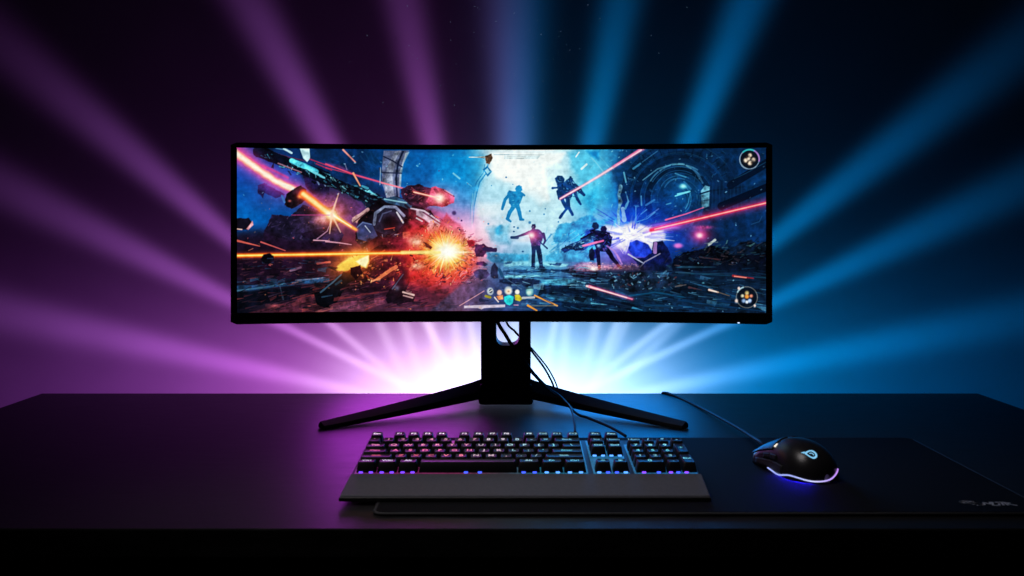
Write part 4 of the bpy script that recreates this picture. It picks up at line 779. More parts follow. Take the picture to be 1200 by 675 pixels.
# power light and faint wordmark on the chin
a_led = math.asin((.392 - XM - .0) / RAD * 0 + (.369 + .0) / RAD * 1.0)
lx, ly, lz = mp(math.asin((.3685 - XM) / RAD), -.001, ZB + .0022)
world_child(bm_obj('power_light', box_bm(lx - .0016, lx + .0016, ly - .0012, ly + .0012, lz - .0008, lz + .0008, .0004, 1), emission('power light', (.55, .70, 1.), 1.6), mon), mon)
V = []; F = []
def strokes(P, w, y):
    for (x0, z0), (x1, z1) in P:
        d = Vector((x1 - x0, z1 - z0)); d.normalize(); nx, nz = -d.y * w / 2, d.x * w / 2; b = len(V)
        V.extend([(x0 + nx, y, z0 + nz), (x0 - nx, y, z0 - nz), (x1 - nx, y, z1 - nz), (x1 + nx, y, z1 + nz)]); F.append((b, b + 1, b + 2, b + 3))
zc = ZB + .0085; x = -.026
for glyph in ([((0, -1), (0, 1)), ((0, 1), (1, .4)), ((1, .4), (0, 0)), ((0, 0), (1, -1))], [((0, -1), (0, 1)), ((0, 1), (1, 1)), ((1, 1), (1, -1)), ((1, -1), (0, -1))], [((1, 1), (0, 1)), ((0, 1), (0, -1)), ((0, -1), (1, -1))],
              [((0, -1), (.5, 1)), ((.5, 1), (1, -1)), ((.2, -.3), (.8, -.3))], [((0, 1), (0, -1)), ((0, -1), (1, -1))]):
    strokes([((x + a * .0032, zc + b * .0022), (x + c * .0032, zc + d * .0022)) for (a, b), (c, d) in glyph], .0007, YM - .0006); x += .0052
world_child(mesh_obj('chin_mark', V, F, M_mark, mon), mon)

# ---- stand -------------------------------------------------------------------
XS, YS0, YS1 = -.0105, 1.700, 1.752
def slot_plate_bm():
    """column with a rounded cable slot cut through its upper half"""
    hw = .0425; zlo, zhi = .016, .300
    sx0, sx1, sz0, sz1, r = -.0165, .0225, .106, .215, .013
    outer = [(hw, zlo), (hw, zhi), (-hw, zhi), (-hw, zlo)]
    inner = rounded_rect(sx0, sx1, sz0, sz1, r, 6)
    bm = bmesh.new(); fr = []
    for y in (0, YS1 - YS0):
        o = [bm.verts.new((a, y, b)) for a, b in outer]; i = [bm.verts.new((a, y, b)) for a, b in inner]
        eo = [bm.edges.new((o[k], o[(k + 1) % 4])) for k in range(4)]; ei = [bm.edges.new((i[k], i[(k + 1) % len(i)])) for k in range(len(i))]
        bmesh.ops.triangle_fill(bm, edges=eo + ei, use_beauty=True)
        fr.append((o, i))
    for k in range(4): bm.faces.new((fr[0][0][k], fr[0][0][(k + 1) % 4], fr[1][0][(k + 1) % 4], fr[1][0][k]))
    n = len(inner)
    for k in range(n): bm.faces.new((fr[0][1][(k + 1) % n], fr[0][1][k], fr[1][1][k], fr[1][1][(k + 1) % n]))
    return bm
colm = bm_obj('stand_column', slot_plate_bm(), M_stand, mon, loc=(XS, YS0, 0)); world_child(colm, mon)
mb = bm_obj('mount_arm', box_bm(XS - .05, XS + .05, 1.697, YS1 - .01, .225, .375, .006, 3), M_shell, mon); world_child(mb, mon)
hub = bm_obj('base_hub', hexa_bm([(XS - .046, 1.690, .006), (XS + .046, 1.690, .006), (XS + .052, 1.770, .006), (XS - .052, 1.770, .006),
                                  (XS - .0435, 1.694, .042), (XS + .0435, 1.694, .042), (XS + .0435, 1.760, .042), (XS - .0435, 1.760, .042)], .006, 3), M_stand, mon, smooth=True, angle=40)
world_child(hub, mon)
def leg_bm(side):
    """tapered, arched foot with a bevelled top facet"""
    bm = bmesh.new(); rings = []
    hx, hy = XS + side * .036, 1.722
    tx, ty = (XS - .2795 if side < 0 else XS + .274), 1.519
    n = 14
    d = Vector((tx - hx, ty - hy, 0)).normalized(); nrm = Vector((-d.y, d.x, 0))
    if nrm.y > 0: nrm = -nrm                        # towards the viewer
    for i in range(n + 1):
        t = i / n; c = Vector((hx + (tx - hx) * t, hy + (ty - hy) * t, 0))
        zt = .0465 - .0355 * t ** .8; zb = .017 * (1 - t) ** 1.3 if t < .93 else 0.0
        if t > .93: zb = 0.0005
        w = .019 * (1 - t) + .0095 * t
        prof = [(w * .92, zb), (w, zb + (zt - zb) * .15), (w * .93, zb + (zt - zb) * .48), (w * .78, zb + (zt - zb) * .56), (-w * .30, zt), (-w * .9, zt - .004), (-w, zb + .002), (-w * .8, zb)]
        rings.append([bm.verts.new((c.x + nrm.x * a, c.y + nrm.y * a, z)) for a, z in prof])
    for i in range(n):
        for j in range(8): bm.faces.new((rings[i][j], rings[i][(j + 1) % 8], rings[i + 1][(j + 1) % 8], rings[i + 1][j]))
    bm.faces.new(rings[0]); bm.faces.new(rings[-1][::-1])
    return bm
for s in (-1, 1):
    lg = bm_obj('stand_leg', leg_bm(s), M_stand, mon, smooth=True, angle=32); world_child(lg, mon)

# ----------------------------------------------------------------------------
# cables
# ----------------------------------------------------------------------------
def px(x, y, Y):
    s = FPX / Y; return Vector(((x - 600) / s, Y, HCAM - (y - 270) / s))
def cable(name, pts, r, label, cat='cable', group=None):
    P = [Vector(p) for p in pts]; base = P[-1].copy()
    o = tube(name, [p - base for p in P], r, M_cable, None); o.location = base
    return tag(o, label, cat, group)
cable('cable', [(-.045, 1.752, .215), (-.038, 1.74, .185), px(582, 377, 1.695), px(591, 392, 1.688), px(599, 405, 1.684), px(612, 422, 1.68), px(625, 439, 1.675), px(643, 457, 1.655), px(656, 466, 1.62), px(666, 474, 1.55),
                px(671, 484, 1.45), px(673.5, 497, 1.36), px(674, 507, 1.315)], .0016, 'thin black cable from the stand slot to the keyboard, left of the two', group=None)
cable('cable', [(-.02, 1.775, .24), px(592, 372, 1.752), px(604, 389, 1.758), px(616, 402, 1.772), px(625, 414, 1.782), px(637, 430, 1.80), px(646, 446, 1.81), px(651, 459, 1.80), (.083, 1.795, .003), (.10, 1.77, .003), (.12, 1.70, .003)], .0019,
      'doubled black cable hanging to the desk behind the right foot of the stand', group=None)
cable('cable', [px(609, 394, 1.80), px(619, 404, 1.80), px(628, 414, 1.802), px(641, 430, 1.812), px(650, 446, 1.82), px(655, 459, 1.81), (.090, 1.80, .003), (.11, 1.78, .003), (.14, 1.73, .003)], .0014,
      'slimmer black cable running beside the doubled one to the desk', group=None)
cable('cable', [(-.043, 1.755, .215), (-.036, 1.742, .182), px(584, 377, 1.700), px(593, 392, 1.692), px(601, 405, 1.688), px(614, 422, 1.684), px(627, 439, 1.679), px(644, 456, 1.66), px(657, 465, 1.62), px(675, 484, 1.50), px(690, 490, 1.47), px(712, 499, 1.40), px(727, 507, 1.345), px(733, 511, 1.325)], .0021,
      'black cable slanting over the desk to the rear right of the keyboard', group=None)

# ----------------------------------------------------------------------------
# mouse mat
# ----------------------------------------------------------------------------
pad = empty('mouse_mat', (.213, 1.055, 0), 'large black cloth mouse mat under the mouse and half the keyboard', 'mouse mat')
def pad_bm(inset, z0, z1, bev):
    P = rounded_rect(-.147 + inset, .573 - inset, 1.055 + inset, 1.436 - inset, .012 - inset, 8)
    bm = bmesh.new(); vs = [bm.verts.new((a, b, z0)) for a, b in P]; f = bm.faces.new(vs)
    r = bmesh.ops.extrude_face_region(bm, geom=[f]); bmesh.ops.translate(bm, verts=[g for g in r['geom'] if isinstance(g, bmesh.types.BMVert)], vec=(0, 0, z1 - z0))
    bmesh.ops.recalc_face_normals(bm, faces=bm.faces)
    if bev: bmesh.ops.bevel(bm, geom=[e for e in bm.edges if abs(e.verts[0].co.z - e.verts[1].co.z) < 1e-6 and e.verts[0].co.z > z0 + 1e-4], offset=bev, segments=3, affect='EDGES')
    return bm
ps = bm_obj('cloth_surface', pad_bm(.0016, .0004, .0040, .0008), M_pad, pad, smooth=True, angle=40); world_child(ps, pad)
pe = tube('stitched_edge', [(a, b, .0022) for a, b in rounded_rect(-.1466, .5726, 1.0554, 1.4356, .0116, 8) + [rounded_rect(-.1466, .5726, 1.0554, 1.4356, .0116, 8)[0]]], .0019, M_stitch, pad, seg=8, raw=True); world_child(pe, pad)
# worn grey emblem and lettering in the near right corner
V = []; F = []
def flat_strokes(P, w, z=.00425):
    for i in range(len(P) - 1):
        a, b = Vector(P[i]), Vector(P[i + 1]); d = (b - a).normalized(); n = Vector((-d.y, d.x)) * w / 2; a2 = a - d * w * .3; b2 = b + d * w * .3; k = len(V)
        V.extend([(a2.x + n.x, a2.y + n.y, z), (a2.x - n.x, a2.y - n.y, z), (b2.x - n.x, b2.y - n.y, z), (b2.x + n.x, b2.y + n.y, z)]); F.append((k, k + 1, k + 2, k + 3))
def ell(cx, cy, rx, ry, a0, a1, n=18): return [(cx + rx * math.cos(math.radians(a0 + (a1 - a0) * i / n)), cy + ry * math.sin(math.radians(a0 + (a1 - a0) * i / n))) for i in range(n + 1)]
ox, oy = .4905, 1.0875
flat_strokes(ell(ox + .0085, oy + .0065, .0075, .0055, 20, 330), .0028); flat_strokes([(ox + .001, oy + .005), (ox + .0145, oy + .0085)], .0022)
flat_strokes(ell(ox + .0155, oy - .001, .0050, .0050, 200, -110), .0026)
for pts in ([(.0225, -.004), (.0255, .0065), (.0295, -.001), (.0335, .0065)], [(.0355, .0065), (.0305, -.0065), (.0375, -.006), (.0405, .001)], [(.0385, .006), (.0455, .0065), (.0425, -.005)], [(.0475, -.005), (.0475, .0065), (.0535, .003), (.0485, .0005), (.0560, -.0065)]):
    flat_strokes([(ox + a, oy + b) for a, b in pts], .0024)
pm = mesh_obj('corner_emblem', V, F, M_print, pad); world_child(pm, pad)

# ----------------------------------------------------------------------------
# keyboard
# ----------------------------------------------------------------------------
KX, KY = .0165, 1.164
kb = empty('keyboard', (KX, 1.23, .004), 'black full size mechanical keyboard with backlit keys and wrist rest', 'keyboard')
ZP0, ZP1 = .0155, .0265                               # plate height at front and rear
KD = .148; pitch = math.atan2(ZP1 - ZP0, KD)
def plate_z(y): return ZP0 + (ZP1 - ZP0) * (y - KY) / KD
xl, xr = -.1885, .2210
case = bm_obj('case', hexa_bm([(xl, KY, .0045), (xr, KY, .0045), (xr, KY + KD, .0045), (xl, KY + KD, .0045),
                               (xl, KY, ZP0), (xr, KY, ZP0), (xr, KY + KD, ZP1), (xl, KY + KD, ZP1)], .0016, 2), M_plate, kb); world_child(case, kb)
# sheet added on the plate: its emission replaces LED light between the keys
m, nt, out = nodes_of('painted plate glow'); N = nt.nodes; L = nt.links
tc = N.new('ShaderNodeTexCoord'); sp = N.new('ShaderNodeSeparateXYZ'); L.new(tc.outputs['Object'], sp.inputs[0])
mr = N.new('ShaderNodeMapRange'); mr.inputs['From Min'].default_value = -.20; mr.inputs['From Max'].default_value = .21; L.new(sp.outputs[0], mr.inputs['Value'])
rp = N.new('ShaderNodeValToRGB'); L.new(mr.outputs[0], rp.inputs[0])
els = rp.color_ramp.elements; els[0].position = 0; els[0].color = (.030, .004, .040, 1); els[1].position = 1; els[1].color = (.004, .030, .075, 1)
for p_, c_ in ((.15, (.055, .004, .030, 1)), (.33, (.050, .005, .022, 1)), (.46, (.014, .012, .016, 1)), (.56, (.003, .028, .044, 1)), (.75, (.004, .036, .075, 1))):
    e = els.new(p_); e.color = c_
nz = N.new('ShaderNodeTexNoise'); nz.inputs['Scale'].default_value = 260; L.new(tc.outputs['Object'], nz.inputs['Vector'])
bs = N.new('ShaderNodeBsdfPrincipled'); bs.inputs['Base Color'].default_value = (.03, .03, .035, 1); bs.inputs['Roughness'].default_value = .35
L.new(rp.outputs[0], bs.inputs['Emission Color'])
ml = N.new('ShaderNodeMath'); ml.operation = 'MULTIPLY'; ml.inputs[1].default_value = 6.5; L.new(nz.outputs['Fac'], ml.inputs[0]); L.new(ml.outputs[0], bs.inputs['Emission Strength']); L.new(bs.outputs[0], out.inputs[0])
M_glow = m
U = .01805
X0 = -.1830
ROWY = [KY + .012 + i * .0218 for i in range(6)]      # bottom row first
ROWY[5] += .003
# rows: list of (width in units, gap before, legend); bottom row first
main_rows = [
 [(1.35,0,'Ctrl'),(1.35,0,'Win'),(1.35,0,'Alt'),(6.45,0,''),(1.5,0,'Alt'),(1.5,0,'Fn'),(1.5,0,'Ctrl')],
 [(2.25,0,'Shift')]+[(1,0,c) for c in 'ZXCVBNM,./']+[(2.75,0,'Shift')],
 [(1.75,0,'Caps')]+[(1,0,c) for c in "ASDFGHJKL;'"]+[(2.25,0,'Enter')],
 [(1.5,0,'Tab')]+[(1,0,c) for c in 'QWERTYUIOP[]']+[(1.5,0,'\\')],
 [(1,0,'`')]+[(1,0,c) for c in '1234567890-=']+[(2,0,'Back')],
 [(1,0,'Esc'),(1,.62,'F1'),(1,0,'F2'),(1,0,'F3'),(1,0,'F4'),(1,.62,'F5'),(1,0,'F6'),(1,0,'F7'),(1,0,'F8'),(1,.62,'F9'),(1,0,'F10'),(1,0,'F11'),(1,.14,'F12')]]
nav_rows = [['<','>'],[],[],['Del','End'],['Ins','Home'],['Prt','Pau']]
pad_rows = [[(2,'0'),(1,'.')],[(1,'1'),(1,'2'),(1,'3')],[(1,'4'),(1,'5'),(1,'6')],[(1,'7'),(1,'8'),(1,'9')],[(1,'Num'),(1,'/'),(1,'*'),(1,'-')],[]]
XN = X0 + 15.5 * U; XP = XN + 2.32 * U + .35 * U
glow_rects = []
for xa, xb, ya, yb in ((X0 - .002, X0 + 15 * U + .002, KY + .0015, KY + KD - .006), (XN - .001, XN + 2.3 * U, KY + .0015, KY + KD - .006), (XP - .001, XP + 4 * U + .001, KY + .0015, KY + KD - .022)):
    glow_rects.append((xa, xb, ya, yb))
V = []; F = []
for xa, xb, ya, yb in glow_rects:
    k = len(V); V += [(xa, ya, plate_z(ya) + .0006), (xb, ya, plate_z(ya) + .0006), (xb, yb, plate_z(yb) + .0006), (xa, yb, plate_z(yb) + .0006)]; F.append((k, k + 1, k + 2, k + 3))
world_child(mesh_obj('backlight_glow', V, F, M_glow, kb), kb)
# keycaps
cap_cache = {}
def cap_mesh(w, d, h):
    key = (round(w, 4), round(d, 4), round(h, 4))
    if key in cap_cache: return cap_cache[key]
    bm = bmesh.new(); hw, hd = w / 2, d / 2; ti, tf, tr = .0021, .0026, .0012
    rings = []
    nx = 6
    def ring(ix, y0, y1, z, r): return rounded_rect(-hw + ix, hw - ix, y0, y1, r, 3), z
    secs = [ring(.0000, -hd, hd, 0, .0012), ring(.0003, -hd + .0004, hd - .0002, h * .2, .0014), ring(ti * .9, -hd + tf * .9, hd - tr * .9, h * .93, .002), ring(ti + .0005, -hd + tf + .0005, hd - tr - .0005, h, .002), ring(ti + .0022, -hd + tf + .0022, hd - tr - .0022, h - .0005, .0016)]
    for P, z in secs: rings.append([bm.verts.new((a, b, z)) for a, b in P])
    n = len(rings[0])
    for i in range(len(rings) - 1):
        for k in range(n): bm.faces.new((rings[i][k], rings[i][(k + 1) % n], rings[i + 1][(k + 1) % n], rings[i + 1][k]))
    bm.faces.new(rings[-1]); bm.faces.new(rings[0][::-1])
    bmesh.ops.recalc_face_normals(bm, faces=bm.faces)
    me = bpy.data.meshes.new('keycap'); bm.to_mesh(me); bm.free(); me.polygons.foreach_set('use_smooth', [True] * len(me.polygons)); me.set_sharp_from_angle(angle=math.radians(45)); me.materials.append(M_key)
    cap_cache[key] = me; return me
leg_cache = {}
def legend_mesh(txt, size, mat):
    key = (txt, round(size, 4), mat.name)
    if key in leg_cache: return leg_cache[key]
    cu = bpy.data.curves.new('legend', 'FONT'); cu.body = txt; cu.size = size; cu.align_x = 'CENTER'; cu.align_y = 'CENTER'; cu.offset = size * .018
    o = bpy.data.objects.new('tmp', cu); COL.objects.link(o); dg = bpy.context.evaluated_depsgraph_get(); dg.update()
    me = bpy.data.meshes.new_from_object(o.evaluated_get(dg)); COL.objects.unlink(o); bpy.data.objects.remove(o)
    me.materials.clear(); me.materials.append(mat); leg_cache[key] = me; return me
lm_cache = {}
def legend_mat(xw, row):
    """legend colour runs from rose on the left through white to cyan on the right"""
    t = (xw - xl) / (xr - xl)
    warm = [(225, 205, 240), (225, 100, 130), (228, 100, 160), (226, 130, 175), (190, 125, 150), (232, 205, 235)][row]
    cool = [(110, 200, 225), (110, 165, 180), (90, 180, 200), (120, 195, 210), (105, 165, 190), (160, 215, 225)][row]
    mid = (190, 190, 200); q = round(t * 10) / 10
    if q < .44: c = [warm[i] + (mid[i] - warm[i]) * max(0, (q - .28) / .16) for i in range(3)]
    else: c = [mid[i] + (cool[i] - mid[i]) * min(1, (q - .44) / .12) for i in range(3)]
    key = (row, q)
    if key not in lm_cache: lm_cache[key] = emission('key legend glow', srgb(*c), random.uniform(1.1, 1.9), sample=False)
    return lm_cache[key]
led_mats = [emission('led violet', (.17, .05, 1.), 1.9), emission('led blue', (.05, .10, 1.), 2.0), emission('led ice', (.10, .34, 1.), 1.9), emission('led magenta', (.22, .06, 1.), 2.0)]
DKEY = U * .0 + .0172
def add_key(xc, yc, wu, txt, row, h=.0128, depth=DKEY):
    w = wu * U - .0012
    k = bpy.data.objects.new('keycap', cap_mesh(w, depth, h)); link(k, kb)
    hz = h
    k.location = Vector((xc, yc, plate_z(yc) + .0026)) - kb.location; k.rotation_euler.x = pitch + (.05 if row >= 4 else (-.03 if row == 0 else 0))
    if txt:
        size = .0098 if len(txt) == 1 else .0072 if len(txt) <= 3 else .0064
        l = bpy.data.objects.new('legend', legend_mesh(txt, size, legend_mat(xc, row))); link(l, k)
        l.location = (-.0004 if wu > 1.2 else 0, .0018, hz - .00035)
    return k
hts = [.0122, .0116, .0114, .0116, .0124, .0128]
def add_led(xc, row, mat):
    y = ROWY[row] - DKEY / 2 - .0006
    o = bm_obj('backlight_led', box_bm(-.0024, .0024, -.0008, .0008, .0004, .0024, .0005, 1), mat, kb); o.location = Vector((xc, y, plate_z(y) + .0021)) - kb.location; o.rotation_euler.x = pitch
for r, row in enumerate(main_rows):
    x = X0
    for wu, gap, txt in row:
        x += gap * U; xc = x + wu * U / 2; x += wu * U
        add_key(xc, ROWY[r], wu, txt, r, hts[r])
        if r == 0:
            for s in ((-1, 1) if wu < 3 else (-.07, .07)):
                add_led(xc + s * wu * U * .24 if wu < 3 else xc + s * wu * U + .006, 0, led_mats[0] if xc < -.06 else led_mats[1] if xc < .03 else led_mats[2])
for r, row in enumerate(nav_rows):
    for i, txt in enumerate(row):
        xc = XN + (i * 1.15 + .575) * U; add_key(xc, ROWY[r], 1.12, txt, r, hts[r])
        if r in (0, 3):
            for s in (-1, 1): add_led(xc + s * .0052, r, led_mats[2] if r == 3 or s * (1 if i else -1) > 0 else led_mats[1])
for r, row in enumerate(pad_rows):
    x = XP
    for wu, txt in row:
        xc = x + wu * U / 2; x += wu * U; add_key(xc, ROWY[r], wu, txt, r, hts[r])
        if r == 0:
            for s in (-1, 1): add_led(xc + s * wu * U * .24, 0, led_mats[3] if s < 0 else led_mats[1])
for r, txt in ((0.5, 'Ent'), (2.5, '+')):                      # tall keys
    yc = (ROWY[int(r)] + ROWY[int(r) + 1]) / 2; add_key(XP + 3.5 * U, yc, 1, txt, int(r), hts[1], DKEY + .0218)
add_led(XP + 3.5 * U - .004, 0, led_mats[3])
# lock lights behind the number pad
for i, (xa, w) in enumerate(((XP + .2 * U, .011), (XP + 1.0 * U, .010), (XP + 1.65 * U, .009))):
    y = ROWY[5] - .001; o = bm_obj('lock_light', box_bm(-w / 2, w / 2, -.0016, .0016, 0, .0012, .0004, 1), emission('lock light', srgb(175, 225, 240), 1.), kb); o.location = Vector((xa + w / 2, y, plate_z(y) + .0004)) - kb.location; o.rotation_euler.x = pitch
# wrist rest
wr = bm_obj('wrist_rest', hexa_bm([(-.1905, 1.0965, .0044), (.2190, 1.0965, .0044), (.2210, 1.1625, .0044), (-.1880, 1.1625, .0044),
                                   (-.1895, 1.0985, .0105), (.2180, 1.0985, .0105), (.2205, 1.1625, .0190), (-.1875, 1.1625, .0190)], .0016, 3), M_rest, kb); world_child(wr, kb)
wl = bm_obj('rest_lip', box_bm(-.1900, .2185, 1.0945, 1.0962, .0046, .0092, .0006, 1), M_rest_lip, kb); world_child(wl, kb)

# ----------------------------------------------------------------------------
# mouse
# ----------------------------------------------------------------------------
MX, MY, MROT = .3485, 1.2325, math.radians(20)
mouse = empty('gaming_mouse', (MX, MY, .0040), 'black gaming mouse with glowing rear strip and emblem on the mat', 'mouse', rz=MROT)
def lerp_tab(tab, t):
    for i in range(len(tab) - 1):
        if t <= tab[i + 1][0]:
            a, b = tab[i], tab[i + 1]; q = (t - a[0]) / (b[0] - a[0]); q = q * q * (3 - 2 * q) if False else q
            return [a[k] + (b[k] - a[k]) * q for k in range(1, len(a))]
    return list(tab[-1][1:])
# t along the length (rear -> nose): half width, height, centre shift, exponent
MT = [(-.0635, .004, .010, 2.2), (-.0615, .013, .0165, 2.2), (-.0575, .0205, .0235, 2.2), (-.050, .0272, .0308, 2.25), (-.040, .0316, .0365, 2.3), (-.028, .0338, .0402, 2.35), (-.014, .0338, .0418, 2.4), (0, .0325, .0412, 2.4),
      (.014, .0305, .0378, 2.45), (.028, .0285, .0324, 2.5), (.042, .0268, .0262, 2.6), (.052, .0246, .0206, 2.7), (.0580, .0222, .0170, 2.8), (.0600, .0208, .0152, 2.8)]
def smooth_tab(t):
    # Catmull-Rom on the table for smooth shape
    k = 0
    while k < len(MT) - 2 and t > MT[k + 1][0]: k += 1
    a, b = MT[k], MT[k + 1]; p = MT[max(k - 1, 0)]; n = MT[min(k + 2, len(MT) - 1)]
    q = max(0, min(1, (t - a[0]) / (b[0] - a[0]))); out = []
    for i in (1, 2, 3):
        h = b[0] - a[0]
        m0 = (b[i] - p[i]) / max(1e-6, b[0] - p[0]) * h; m1 = (n[i] - a[i]) / max(1e-6, n[0] - a[0]) * h
        out.append((2 * q ** 3 - 3 * q ** 2 + 1) * a[i] + (q ** 3 - 2 * q ** 2 + q) * m0 + (-2 * q ** 3 + 3 * q ** 2) * b[i] + (q ** 3 - q ** 2) * m1)
    return out
def mouse_pt(t, ph, off=0.):
    """ph: 0 = right foot, pi = left foot, pi/2 = spine"""
    w, h, e = smooth_tab(t); c, s = math.cos(ph), math.sin(ph)
    x = w * math.copysign(abs(c) ** (2 / e), c); z = h * abs(s) ** (2 / e)
    # waist: pinch the flanks at mid height
    z0 = .0015
    zz_ = z0 + z
    wa = 1 - .10 * math.exp(-((t - .008) / .022) ** 2) * math.exp(-((zz_ - .012) / .008) ** 2)
    if off:
        x += off * c; zz_ += off * s
    return Vector((x * wa, t, zz_))
def patch(name, t0, t1, p0, p1, nt_, np_, off, mat, parent, thick=0.):
    V = []; F = []
    for i in range(nt_ + 1):
        for j in range(np_ + 1): V.append(mouse_pt(t0 + (t1 - t0) * i / nt_, p0 + (p1 - p0) * j / np_, off))
    for i in range(nt_):
        for j in range(np_): a = i * (np_ + 1) + j; F.append((a, a + 1, a + np_ + 2, a + np_ + 1))
    if thick:
        b = len(V)
        for i in range(nt_ + 1):
            for j in range(np_ + 1): V.append(mouse_pt(t0 + (t1 - t0) * i / nt_, p0 + (p1 - p0) * j / np_, off - thick))
        for i in range(nt_):
            for j in range(np_): a = b + i * (np_ + 1) + j; F.append((a, a + np_ + 1, a + np_ + 2, a + 1))
        bd = [j for j in range(np_ + 1)] + [i * (np_ + 1) + np_ for i in range(1, nt_ + 1)] + [nt_ * (np_ + 1) + j for j in range(np_ - 1, -1, -1)] + [i * (np_ + 1) for i in range(nt_ - 1, 0, -1)]
        for k in range(len(bd)): p, q = bd[k], bd[(k + 1) % len(bd)]; F.append((p, p + b, q + b, q))
    return mesh_obj(name, V, F, mat, parent, smooth=True)
# --endmouse
# body
V = []; F = []; NT, NP = 60, 40
ts = [-.0635 + (.1235) * (0.5 - .5 * math.cos(math.pi * i / NT)) for i in range(NT + 1)]
for t in ts:
    for j in range(NP + 1): V.append(mouse_pt(t, math.pi * j / NP))
for i in range(NT):
    for j in range(NP): a = i * (NP + 1) + j; F.append((a, a + 1, a + NP + 2, a + NP + 1))
    F.append((i * (NP + 1), (i + 1) * (NP + 1), (i + 1) * (NP + 1) + NP, i * (NP + 1) + NP))
F.append(tuple(range(NP + 1))); F.append(tuple(range(NT * (NP + 1), (NT + 1) * (NP + 1)))[::-1])
mesh_obj('shell', V, F, M_mouse, mouse, smooth=True)
pi = math.pi
patch('click_button', .008, .0630, pi * .20, pi * .475, 26, 12, .0012, M_button, mouse, .0018)
patch('click_button', .008, .0630, pi * .525, pi * .80, 26, 12, .0012, M_button, mouse, .0018)
for t0, t1 in ((-.006, .009), (.011, .026)): patch('side_button', t0, t1, pi * .845, pi * .90, 8, 4, .0016, M_rubber, mouse, .002)
patch('side_grip', -.022, .045, pi * .915, pi * .985, 14, 4, .0006, M_rubber, mouse, .001)
# wheel
bm = bmesh.new(); bmesh.ops.create_cone(bm, cap_ends=True, segments=28, radius1=.0115, radius2=.0115, depth=.0062, matrix=Matrix.Rotation(pi / 2, 4, 'Y'))
bmesh.ops.bevel(bm, geom=[e for e in bm.edges if abs(e.verts[0].co.x - e.verts[1].co.x) < 1e-5], offset=.0012, segments=2, affect='EDGES')
wh = bm_obj('scroll_wheel', bm, M_rubber, mouse, smooth=True, angle=40, loc=(0, .035, .0225))
# lit ring on the wheel
g = bm_obj('indicator_light', box_bm(-.0030, .0030, -.0016, .0016, -.0008, .0010, .0005, 1), emission('indicator light', (1., .93, .82), 1.0), mouse, loc=(-.0224, .0055, .0332)); g.rotation_euler = (0, -.55, 0)
# light strip round the rear: follows the shell, rising and falling
M_strip = None
m, nt, out = nodes_of('rear light strip'); N = nt.nodes; L = nt.links
tc = N.new('ShaderNodeTexCoord'); sp = N.new('ShaderNodeSeparateXYZ'); L.new(tc.outputs['Object'], sp.inputs[0])
mr = N.new('ShaderNodeMapRange'); mr.inputs['From Min'].default_value = -.034; mr.inputs['From Max'].default_value = .034; L.new(sp.outputs[0], mr.inputs['Value'])
rp = N.new('ShaderNodeValToRGB'); L.new(mr.outputs[0], rp.inputs[0]); els = rp.color_ramp.elements
els[0].position = 0; els[0].color = (.36, .44, 1, 1); els[1].position = 1; els[1].color = (.42, .16, .8, 1)
for p_, c_ in ((.25, (.60, .62, 1, 1)), (.55, (.52, .36, 1, 1)), (.75, (.58, .28, .95, 1))): e = els.new(p_); e.color = c_
em = N.new('ShaderNodeEmission'); em.inputs[1].default_value = 1.05; L.new(rp.outputs[0], em.inputs[0]); L.new(em.outputs[0], out.inputs[0]); M_strip = m
pts = [p + Vector((p.x * .014, (-.0005 if p.y < -.05 else 0), .0003)) for p in spline(STRIP, 8)]
tube('light_strip', pts, .00092, M_strip, mouse, seg=8, raw=True)
# blue light under the skirt
und = [Vector((p.x * .74, p.y * .80 - .002, .0009)) for p in spline(STRIP, 4)]
tube('underglow', und, .0007, emission('blue underglow', (.02, .012, 1.), 220.), mouse, seg=6, raw=True)
# glowing emblem on the hump, laid on the shell surface
def shell_top(x, t):
    w, h, e = smooth_tab(t); c = min(.999, abs(x) / w) ** (e / 2); s = math.sqrt(1 - c * c)
    return Vector((x, t, .0015 + h * s ** (2 / e)))
def closed(P, n):
    Q = [Vector((a, b, 0)) for a, b in P]; m = len(Q); out = []
    for i in range(m):
        a, b, c, d = Q[i - 1], Q[i], Q[(i + 1) % m], Q[(i + 2) % m]
        for k in range(n):
            t = k / n; out.append(.5 * ((2 * b) + (c - a) * t + (2 * a - 5 * b + 4 * c - d) * t * t + (3 * b - a - 3 * c + d) * t ** 3))
    return out
bmA = bmesh.new()
def lay(p): q = shell_top(p[0], p[1]); return bmA.verts.new(q + Vector((q.x * .012, -.00025, .0005)))
ctr = Vector((-.0104, -.0480, 0)); eo, ei = [ctr + (q - ctr) * .86 for q in closed(EMB_OUT, 6)], [ctr + (q - ctr) * .90 for q in closed(EMB_IN, 6)]; n = len(eo)
rows = [[lay(eo[k].lerp(ei[k], f)) for k in range(n)] for f in (0, .5, 1)]
for r in range(2):
    for k in range(n): bmA.faces.new((rows[r][k], rows[r][(k + 1) % n], rows[r + 1][(k + 1) % n], rows[r + 1][k]))
for q in EMB_BAR: bmA.faces.new([lay(p) for p in q])
bm_obj('emblem', bmA, emission('emblem glow', (.26, .66, 1.), .9), mouse)
# feet
for (x, y) in ((0, .052), (0, -.050)): bm_obj('glide_foot', box_bm(x - .012, x + .012, y - .004, y + .004, .0001, .0016, .0004, 1), M_rubber, mouse)
